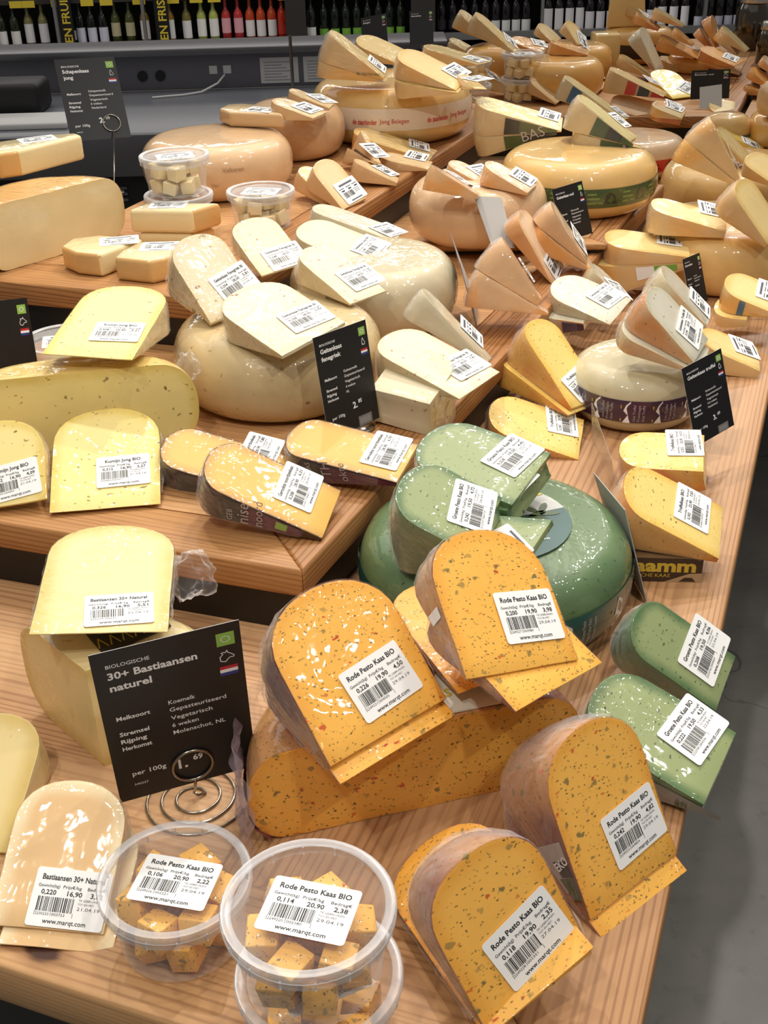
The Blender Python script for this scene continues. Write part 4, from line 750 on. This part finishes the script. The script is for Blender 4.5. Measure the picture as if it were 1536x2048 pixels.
W('gouda','f40',(0.3406,3.8789,0.9276),(1.278,0.134,-0.003),0.1007,0.0911,0.321,0.0125,None,'far yellow cheese wedge low beneath the leftmost steep far wedge',None)
W('gouda','f41',(0.3861,3.6471,0.9046),(1.34,0.03,-0.02),0.0997,0.0862,0.288,0.0126,(0.1043,0.0522,0.445),'yellow cheese wedge with a label in front of the far left tub',None)

# printed labels on the flat side of some wedges (a strip between two radii; f = share of the thickness)
def side(id,strips,texts=()):
    o,R,h,al,r0=WOBJ[id]; bm=bmesh.new(); mats=[]
    def fn(r,f,e=0): t=al*f; return (-h/2-.0012-e,r*math.cos(t),r*math.sin(t))
    def mi(m):
        if m not in mats: mats.append(m)
        return mats.index(m)
    lim=R-.42*h
    for e,(ra,rb,f0,f1,m) in enumerate(strips):
        ra*=lim; rb*=lim; n=8
        for i in range(n):
            a=ra+(rb-ra)*i/n; b=ra+(rb-ra)*(i+1)/n
            f=bm.faces.new([bm.verts.new(fn(*q,e*.0001)) for q in((a,f0),(b,f0),(b,f1),(a,f1))]); f.material_index=mi(m)
    for (s,rp,hh,ht,rot,m,bold) in texts:
        put_text(bm,s,-rp*lim,hh,ht,0,None,'L',bold,mi(m),lambda x,y:(-h/2-.0024,-x,max(0,y)),rot)
    bmesh.ops.recalc_face_normals(bm,faces=bm.faces)
    obj('side_label',bm,o,mats)
side('sm1',[(.30,.80,.06,.93,M_maroon),(.80,1.0,.06,.93,M_vdark),(.42,.52,.3,.85,M_leaf)],[('noord',.62,.004,.010,PI/2,M_ltext,0),('nise',.74,.004,.013,PI/2,M_ltext,.0),('GEB',.88,.005,.006,PI/2,M_ltext,0)])
side('sm3',[(.12,.80,.06,.93,M_maroon),(.80,1.0,.06,.93,M_vdark)],[('okte',.55,.005,.010,PI/2,M_ltext,0),('TH',.70,.010,.012,PI/2,M_ltext,0),('KAAS',.88,.010,.006,PI/2,M_ltext,0)])
side('r200',[(.74,.86,.1,.8,M_white)])
side('sm2',[(.35,.80,.06,.93,M_maroon),(.80,1.0,.06,.93,M_vdark)])
side('g222',[(.12,.95,.03,.75,M_silver)],[('ân',.45,.003,.008,0,M_dgreen,.02)])
side('r242',[(.30,.72,.05,.9,simple('label_grey',(196,190,180),.4,coat=.7)),(.42,.56,.35,.9,M_vdark),(.22,.42,.2,.9,M_dgreen)],[('EKO',.46,.011,.0065,PI/2,M_white,.03)])
side('y1',[(.35,.6,.05,.9,M_dgreen),(.6,.8,.05,.9,M_vdark),(.1,.35,.05,.9,M_dgreen)],[])
side('y1_0',[(.1,.55,.05,.95,M_vdark),(.55,.8,.05,.95,M_dgreen)],[('BAS',.55,.006,.02,0,M_ltext,.0)])
side('y2',[(.3,.55,.05,.95,M_vdark),(.55,.8,.05,.95,M_dgreen),(.08,.3,.05,.95,M_dgreen)])
side('y2_0',[(.1,.8,.05,.95,M_dgreen),(.4,.44,.05,.95,M_ltext)])
side('f26',[(.62,.82,.05,.95,M_lred),(.36,.58,.05,.95,M_vdark),(.05,.32,.05,.95,M_lred)])
side('f8',[(.2,.45,.3,.5,M_lred),(.1,.2,.3,.5,M_dgreen)])
side('y3',[(.80,.98,.05,.95,M_lblue)])
side('x1',[(.88,1.0,.05,.95,M_lblue)])
side('gt1_0',[(.45,.85,.1,.9,M_purple)])
side('v2',[(.2,.9,.0,.12,M_purple)])
side('w4_0',[(.55,.75,.3,.9,M_white),(.3,.55,.3,.9,M_gtext)])
side('z1_0',[(.02,.2,.3,.9,M_ltext)],[('de zaanlander',.55,.012,.006,0,M_dgreen,0)])
side('f7',[(.1,.2,.1,.9,M_brownl)]); side('f18',[(.1,.9,.1,.7,M_brownl)])
for i,s in (('gt0',(.02,.02,.022)),('gt2',(.026,.02,.03)),('fe1',(.03,.03,.012))):
    pass
# rind chunk, jars and brown carton
def chunk():
    bm=bmesh.new(); pts=[(-.10,0),(.10,.0),(.115,.07),(.02,.16),(-.06,.13)]; prism(bm,[(p[0]*.62,p[1]*.8) for p in pts],0,.10)
    for v in bm.verts:
        if v.co.z>.05: v.co.x*=.72; v.co.z+=.05*(v.co.y<.1)-.02*(v.co.x>.05)
        v.co+=Vector((noise.noise(v.co*30),noise.noise(v.co*30+Vector((5,0,0))),0))*.008
    for f in bm.faces: f.material_index=1 if abs(f.normal.z)<.5 and f.calc_center_median().y>.0 and f.normal.y<-.2 else 0
    la=bm.verts.layers.float.new('edge')
    for v in bm.verts: v[la]=1
    return bm
rk=cheese('dark_rind',(110,84,62),(110,86,66),rind2=(170,160,150),film=.4)[1]
smooth(obj('cheese_chunk',chunk(),None,[K['gouda']['m'][0],rk],label='big yellow cheese chunk with dark mottled rind at the very back',cat='cheese',loc=(.79,3.81,1.0009)),bev=.006)
bm=bmesh.new(); prism(bm,[(-.035,0),(.035,0),(.045,.09),(-.04,.09)],0,.11); la=bm.verts.layers.float.new('edge')
for f in bm.faces: f.material_index=1 if f.normal.y<-.5 else 0
for v in bm.verts: v[la]=1
smooth(obj('cheese_chunk',bm,None,[K['gouda']['m'][0],rk],label='upright cheese chunk with dark mottled rind left of the far yellow wheel',cat='cheese',loc=(.70,3.60,.9003)),bev=.006)
M_jar=simple('jar_dark_content',(52,40,24),.1,coat=1); M_jarlid=simple('jar_foil_lid',(200,196,188),.25,.9)
for i,(x,y,z,s,d) in enumerate(((1.24,4.0,.8803,1.0,'tall dark jar with silver lid behind the far right cheeses'),(1.215,3.72,.8803,.72,'small dark jar with silver lid at the right edge'),(1.30,3.86,.8803,.6,'small dark jar beside the tall jar, half hidden'))):
    bm=bmesh.new(); lathe(bm,[(0,0),(.048*s,0),(.055*s,.01),(.055*s,.13*s),(.045*s,.15*s),(.04*s,.16*s),(0,.16*s)],32); j=smooth(obj('glass_jar',bm,None,[M_jar],label=d,cat='jar',loc=(x,y,z)))
    bm=bmesh.new(); lathe(bm,[(0,.1605*s),(.046*s,.1605*s),(.047*s,.175*s),(.04*s,.19*s),(0,.195*s)],32); smooth(obj('lid',bm,j,[M_jarlid]))
bm=bmesh.new(); box(bm,0,.074,0,.06,0,.03)
ff=lambda x,y:(x,-.0004,y)
rect(bm,0,.074,0,.03,0,1,ff); ff2=lambda x,y:(x,-.0007,y)
put_text(bm,'aamm',.001,.0135,.0150,0,.066,'L',.04,2,ff2); put_text(bm,'SCHE KAAS',.006,.0062,.0044,0,.034,'L',.0,2,ff2)
poly(bm,[(.034,.0),(.074,.0),(.074,.012),(.06,.011)],0,3,ff2); poly(bm,[(.05,.001),(.068,.001),(.064,.006),(.056,.006)],0,4,lambda x,y:(x,-.0009,y))
obj('carton_label',bm,None,[simple('carton',(120,92,60),.6),M_brownl,M_ytext,simple('carton_sand',(182,150,112),.6),M_brownl],label='brown printed cheese carton under the truffle wedge at the table edge',cat='carton',loc=(.268,1.046,.8003),rot=(0,0,-.1))
# ------------------------------------------------------------------ tubs of cheese cubes
RT=.056
LIDP=[(0,-.0035),(RT-.0085,-.0035),(RT-.007,.0),(RT-.0065,.0008)]
def tub(desc,c,zl,yaw,txt,cubes,kd,cdesc,hgt=.060,lab=True,det=48):
    z0=zl-hgt; t=obj('plastic_tub',None,label=desc,cat='tub',loc=(c[0],c[1],z0),rot=(0,0,yaw))
    bm=bmesh.new(); lathe(bm,[(0,.001),(.043,.001),(.0455,.003),(.0505,hgt-.008)],det); smooth(obj('tub_body',bm,t,[M_tub]))
    bm=bmesh.new(); lathe(bm,[(0,hgt-.0035),(RT-.0085,hgt-.0035),(RT-.0072,hgt-.001)],det); L=smooth(obj('lid',bm,t,[M_lid]))
    bm=bmesh.new(); lathe(bm,[(RT-.0072,hgt-.001),(RT-.006,hgt),(RT-.001,hgt),(RT,hgt-.0015),(RT,hgt-.006),(RT-.0012,hgt-.0065),(RT-.0016,hgt-.013)],det)
    for k in range(16): 
        a=2*PI*k/16; box(bm,-.0005,.0005,0,.0014,hgt-.0135,hgt-.0068,0,Matrix.Rotation(a,4,'Z')@Matrix.Translation((0,RT-.0024,0)))
    smooth(obj('lid_rim',bm,t,[M_rim]))
    if lab: price_label(t,Matrix.Translation((0.001,-.002,hgt-.0029)),txt,len(desc))
    rng=random.Random(len(desc)*7+int(c[0]*1000)); n=0
    spots=[(0,0,.0135)]+[(.0275*math.cos(a),.0275*math.sin(a),.0135) for a in [2*PI*q/6 for q in range(6)]]+[(.006,.004,.0365)]+[(.0295*math.cos(a),.0295*math.sin(a),.0365) for a in [.4+2*PI*q/6 for q in range(6)]]
    order=list(range(len(spots))); 
    for q in order[:cubes]:
        x,y,z=spots[q]; s=rng.uniform(.0094,.0116)
        bm=bmesh.new(); box(bm,-s*1.1,s*1.1,-s,s,-s,s); la=bm.verts.layers.float.new('edge')
        for v in bm.verts: v[la]=1; v.co*=rng.uniform(.92,1.05)
        p=Matrix.Rotation(yaw,4,'Z')@Vector((x,y,z))
        smooth(obj('cheese_cube',bm,None,[K[kd]['m'][0]],label=cdesc,cat='cheese cube',group=cdesc+'s',loc=(c[0]+p.x,c[1]+p.y,z0+z),rot=(rng.uniform(-.3,.3),rng.uniform(-.3,.3),rng.uniform(0,3))),bev=.0012)
tub('round clear tub of orange cheese cubes standing left at the front of the table',(-.159,.590),.861,TY1,TXT1,14,'rode','orange herb cheese cube in the left front tub')
tub('lower clear tub of the two stacked at the front of the table',(-.052,.506),.8605,TY2+.7,('Rode Pesto Kaas BIO','0,102','20,90','2,13','2249221','002137','29.04.19'),7,'rode','orange herb cheese cube in the lower front tub')
tub('upper clear tub of orange cheese cubes, topmost of the two stacked at the front',(-.055,.504),.9265,TY2,TXT2,14,'rode','orange herb cheese cube in the upper front tub',.062)
tub('lower small tub of the two stacked on the upper tier beside the brown wheel',(-.317,1.872),1.0255,.3,None,7,'schaap','pale cheese cube in the lower stacked tub on the upper tier',det=32)
tub('upper small tub of the two stacked on the upper tier beside the brown wheel',(-.317,1.872),1.0875,.3,None,13,'schaap','pale cheese cube in the upper stacked tub on the upper tier',det=32)
tub('single small tub of pale cheese cubes on the upper tier right of the stacked pair',(-.185,1.881),1.0255,-.2,None,13,'schaap','pale cheese cube in the single tub on the upper tier',det=32)
tub('clear tub half hidden behind the cumin cheese wedge at the left',(-.42,1.45),.9455,.2,None,7,'komijn','yellow cheese cube in the tub behind the cumin wedge',det=40)
tub('far lower tub of yellow cubes under the far left tub',(.255,3.12),.9660,.2,None,7,'gouda','yellow cheese cube in the far left lower tub',det=24)
tub('far upper tub of yellow cheese cubes below the steep far left wedges',(.255,3.12),1.0275,.2,None,13,'gouda','yellow cheese cube in the far left tub',det=24)
tub('far upper tub of yellow cubes stacked in front of the far orange wheel',(.402,3.235),1.0225,.2,None,13,'gouda','yellow cheese cube in the far upper stacked tub',det=24)
tub('far lower tub of yellow cubes stacked in front of the far orange wheel',(.402,3.235),.9605,.1,None,13,'gouda','yellow cheese cube in the far lower stacked tub',det=24)
# ------------------------------------------------------------------ price cards
COW=[(-.9,-.75),(-.95,-.1),(-.55,.3),(-.75,.55),(-.45,.62),(-.25,.5),(.0,.85),(.08,.5),(.35,.3),(.7,.0),(.85,-.2),(.72,-.38),(.3,-.35),(.05,-.55),(-.3,-.95)]
GOAT=[(-.2,.9),(.0,.95),(.1,.6),(.4,.1),(.6,-.3),(.5,-.6),(.25,-.75),(-.05,-.65),(-.15,-.4),(-.3,-.75),(-.45,-.4),(-.4,.2)]
def card(desc,pos,yaw,lean,roll,wd,hh,title,rows=None,price=None,animal=GOAT,code='',clip=False,back=False,pdx=0,pdy=0):
    mw=Matrix.Translation(pos)@Matrix.Rotation(yaw,4,'Z')@Matrix.Rotation(PI/2-lean,4,'X')@Matrix.Rotation(roll,4,'Z')
    bm=bmesh.new(); t=.0006; box(bm,-wd/2,wd/2,-hh/2,hh/2,-t,0,5)
    X_=lambda u:(u-.5)*wd
    Y_=lambda v:(.5-v)*hh
    z=.0003
    if not back:
        rect(bm,-wd/2,wd/2,-hh/2,hh/2,.00012,0)
        rect(bm,X_(.83),X_(.955),Y_(.135),Y_(.055),z,2)
        for k in range(12):
            a=2*PI*k/12; rect(bm,X_(.892)+.03*wd*math.cos(a)-.0005,X_(.892)+.03*wd*math.cos(a)+.0005,Y_(.095)+.018*hh*math.sin(a)-.0005,Y_(.095)+.018*hh*math.sin(a)+.0005,z+.0001,1)
        s=.055*wd; stroke(bm,[(X_(.893)+s*p[0],Y_(.20)+s*p[1]) for p in animal],.0007,z,1,True)
        for k,m in enumerate((3,1,4)): rect(bm,X_(.83),X_(.955),Y_(.265+.02*(k+1)),Y_(.265+.02*k),z,m)
        put_text(bm,'BIOLOGISCHE',X_(.09),Y_(.105),.022*hh,z,.29*wd,'L',.01,1)
        for k,s_ in enumerate(title): put_text(bm,s_,X_(.09),Y_(.175+.075*k),.042*hh,z,min(.70,.040*len(s_))*wd,'L',.028,1)
        if rows:
            vv=(.42,.47,.525,.575,.625)
            for s_,k in(('Melksoort',0),('Stremsel',2),('Rijping',3),('Herkomst',4)): put_text(bm,s_,X_(.09),Y_(vv[k]+.025),.026*hh,z,.0255*len(s_)*wd,'L',.022,1)
            for s_,v in zip(rows,vv): put_text(bm,s_,X_(.45),Y_(v),.026*hh,z,.0265*len(s_)*wd,'L',.006,1)
        if price:
            put_text(bm,price[0]+'.',X_(.53+pdx),Y_(.80+pdy),.062*hh,z,None,'L',.03,1); put_text(bm,price[1],X_(.64+pdx),Y_(.765+pdy),.036*hh,z,None,'L',.025,1)
            put_text(bm,'per 100g',X_(.12),Y_(.835),.030*hh,z,.24*wd,'L',.012,1)
        if code: put_text(bm,code,X_(.12),Y_(.905),.014*hh,z,.1*wd,'L',0,1)
        if clip:
            rect(bm,X_(.60),X_(.86),Y_(1.0),Y_(.90),z,6)
            for q in range(8): rect(bm,X_(.63+.026*q),X_(.64+.026*q),Y_(.98),Y_(.92),z+.0001,5)
    return obj('price_card',bm,None,[M_card,M_white,M_leaf,M_red,M_blue,M_cardback,simple('clip_grey',(120,118,116),.4)],label=desc,cat='price card',mw=mw),mw
def holder(desc,mw,ring,rr,foot,base='coil',r=.0011,zf=.8):
    """wire stand: a ring clamps the card at local point ring, a stem leads to a coil or disc at foot"""
    bm=bmesh.new(); c=mw@Vector((ring[0],ring[1],.0016)); ux=(mw.to_3x3()@Vector((1,0,0))); uy=(mw.to_3x3()@Vector((0,1,0))); nz=(mw.to_3x3()@Vector((0,0,1)))
    tube(bm,[c+rr*(math.cos(2*PI*k/36)*ux+math.sin(2*PI*k/36)*uy) for k in range(36)],r,8,0,True)
    b=mw@Vector((ring[0],ring[1]-rr,.0016+r)); f=Vector((foot[0],foot[1],zf+r+.0002))
    pts=[b,b.lerp(f,.5),f+Vector((0,0,.006))]
    tube(bm,pts,r,8)
    if base=='coil':
        sp=[]
        for k in range(100):
            a=2*PI*k/33+.5; q=.010+.0125*(k/33); sp.append((f.x+q*math.cos(a),f.y+q*math.sin(a),f.z+.0025*math.sin(min(k,8)/8*PI/2)*0))
        tube(bm,[f+Vector((0,0,.006)),f+Vector((.003,.0,.002))]+sp,r,8)
    else:
        bm2=[(0,0),(.018,0),(.018,.002),(0,.002)]
        n0=len(bm.verts); lathe(bm,bm2,24); bm.verts.ensure_lookup_table()
        for v in list(bm.verts)[n0:]: v.co+=Vector((f.x,f.y,zf+.0002))
    return smooth(obj('card_holder',bm,None,[M_wire],label=desc,cat='card holder'),ang=180)
def quadcard(name,desc,cat,P,mats,th=.0008,**k):
    P=[Vector(p) for p in P]; n=(P[1]-P[0]).cross(P[3]-P[0]).normalized()*th
    c=sum(P,Vector())/4; bm=bmesh.new(); a=[bm.verts.new(p-c) for p in P]; b=[bm.verts.new(p-c+n) for p in P]
    bm.faces.new(a); bm.faces.new(b[::-1]).material_index=len(mats)-1
    for i in range(4): bm.faces.new((a[i],b[i],b[(i+1)%4],a[(i+1)%4]))
    bmesh.ops.recalc_face_normals(bm,faces=bm.faces)
    return obj(name,bm,None,mats,label=desc,cat=cat,loc=tuple(c),**k)
c1,m1=card('large black price card for the 30+ cheese in front of the pale cheese block',(-.1674,.7086,.9121),.3292,-.0894,.0246,.114,.161,('30+ Bastiaansen','naturel'),('Koemelk','Gepasteuriseerd','Vegetarisch','6 weken','Molenschot, NL'),('1','69'),COW,'340227',pdx=-.085,pdy=.07)
holder('steel wire card holder with ring and flat coil behind the front tubs',m1,(.005,-.0585),.0165,(-.169,.732),'coil',.0013)
c2,m2=card('black fenugreek goat cheese price card with a green leaf square, before the white wheel',(-.0386,1.2492,.9601),.8155,.1808,-.0312,.0865,.122,('Geitenkaas','fenegriek'),('Geitenmelk','Gepasteuriseerd','Vegetarisch','4 weken','NL'),('2','85'),GOAT,'',True)
holder('small wire card stand behind the fenugreek card',m2@Matrix.Translation((0,0,-.004)),(0,-.045),.008,(-.026,1.272),'disc',.0011,.8853)
c3,m3=card('black sheep cheese price card standing in a wire ring holder at the upper left',(-.5436,2.3534,1.0911),.4057,.5872,-.0342,.1163,.164,('Schapenkaas','jong'),('Schapenmelk','Gepasteuriseerd','Vegetarisch','6 weken','Nederland'),('2','99'),GOAT,'340231')
holder('tall thin wire card holder with a ring clamping the sheep cheese card',m3,(.026,-.052),.0165,(-.475,2.12),'disc',.0013,.9653)
c4,m4=card('small black aged goat cheese price card beside the steep trio of wedges',(.3429,1.9748,.9396),.67,.3383,.0262,.0756,.1066,('Geitenkaas oud',),('Geitenmelk','Gepasteuriseerd','Vegetarisch','10 maanden','Nederland'),None,GOAT)
c5,m5=card('black truffle goat cheese price card standing at the right of the purple banded wheel',(.4112,1.3156,.8922),.6023,.2641,.1127,.0735,.104,('Geitenkaas truffel',),('Geitenmelk','Gepasteuriseerd','Vegetarisch','4-6 weken','Nederland'),('3','69'),GOAT,'',True)
holder('small wire card stand under the truffle goat cheese card',m5@Matrix.Translation((0,0,-.004)),(-.01,-.04),.007,(.405,1.335),'disc',.001,.8003)
c6,m6=card('half hidden black price card in front of the big yellow wheel',(.5333,1.8576,.8583),.8414,.3342,-.05,.0582,.082,('Boerenkaas',),('Koemelk','Gepasteuriseerd','Vegetarisch','','Nederland'),None,COW)
c7,m7=card('black price card cut off by the left edge of the picture beside the clear tub',(-.4703,1.3434,.9611),.9193,.2374,-.1906,.10,.141,('Komijnekaas',),None,None,COW)
quadcard('price_card','plain grey back of a card leaning against the pinkish wheel','price card',[[0.1613, 1.872, 1.0066], [0.2076, 1.885, 0.9994], [0.2256, 1.83, 0.9314], [0.1871, 1.82, 0.9373]],[M_cardback])
card('far black price card lying among the far right cheeses',(.893,3.175,.938),-.12,.2,.03,.100,.072,('Beemster oud',),None,None,COW)
card('far grey card back left of the big tan rind block',(.868,3.07,.926),-.45,.6,.2,.055,.06,(),back=True)
c9,m9=card('left one of two far black cards behind the red printed wheel',(.012,3.075,1.098),-.3329,.45,.2022,.066,.093,('Belegen',),None,None,COW)
c10,m10=card('right one of two far black cards behind the red printed wheel',(.1332,3.1809,1.0973),-.1847,.45,.0688,.0616,.087,('Boerenkaas',),None,None,COW)
holder('wire stand of the left far black card',m9@Matrix.Translation((0,0,-.004)),(0,-.03),.006,(.035,3.09),'disc',.001,.9003)
holder('wire stand of the right far black card',m10@Matrix.Translation((0,0,-.004)),(0,-.03),.006,(.145,3.17),'disc',.001,.9003)
quadcard('price_card','tall card seen from its grey back standing between green wheel and truffle wedges','price card',[(.231,1.112,.9),(.247,1.02,.905),(.2745,.998,.8015),(.264,1.123,.8015)],[M_cardback])
quadcard('price_card','shiny dark card seen edge on beside the film wrapped white wheel','price card',[(.111,1.691,1.0),(.118,1.595,.985),(.144,1.6,.8865),(.153,1.685,.8865)],[simple('card_gloss',(88,84,82),.2,.3,1),M_cardback])
quadcard('acrylic_plate','clear acrylic card plate standing beside the yellow truffle wedges','acrylic plate',[(.273,1.359,.87),(.269,1.2,.87),(.29,1.267,.8015),(.283,1.387,.8015)],[clear('acrylic',(200,190,176),.18,.1)])
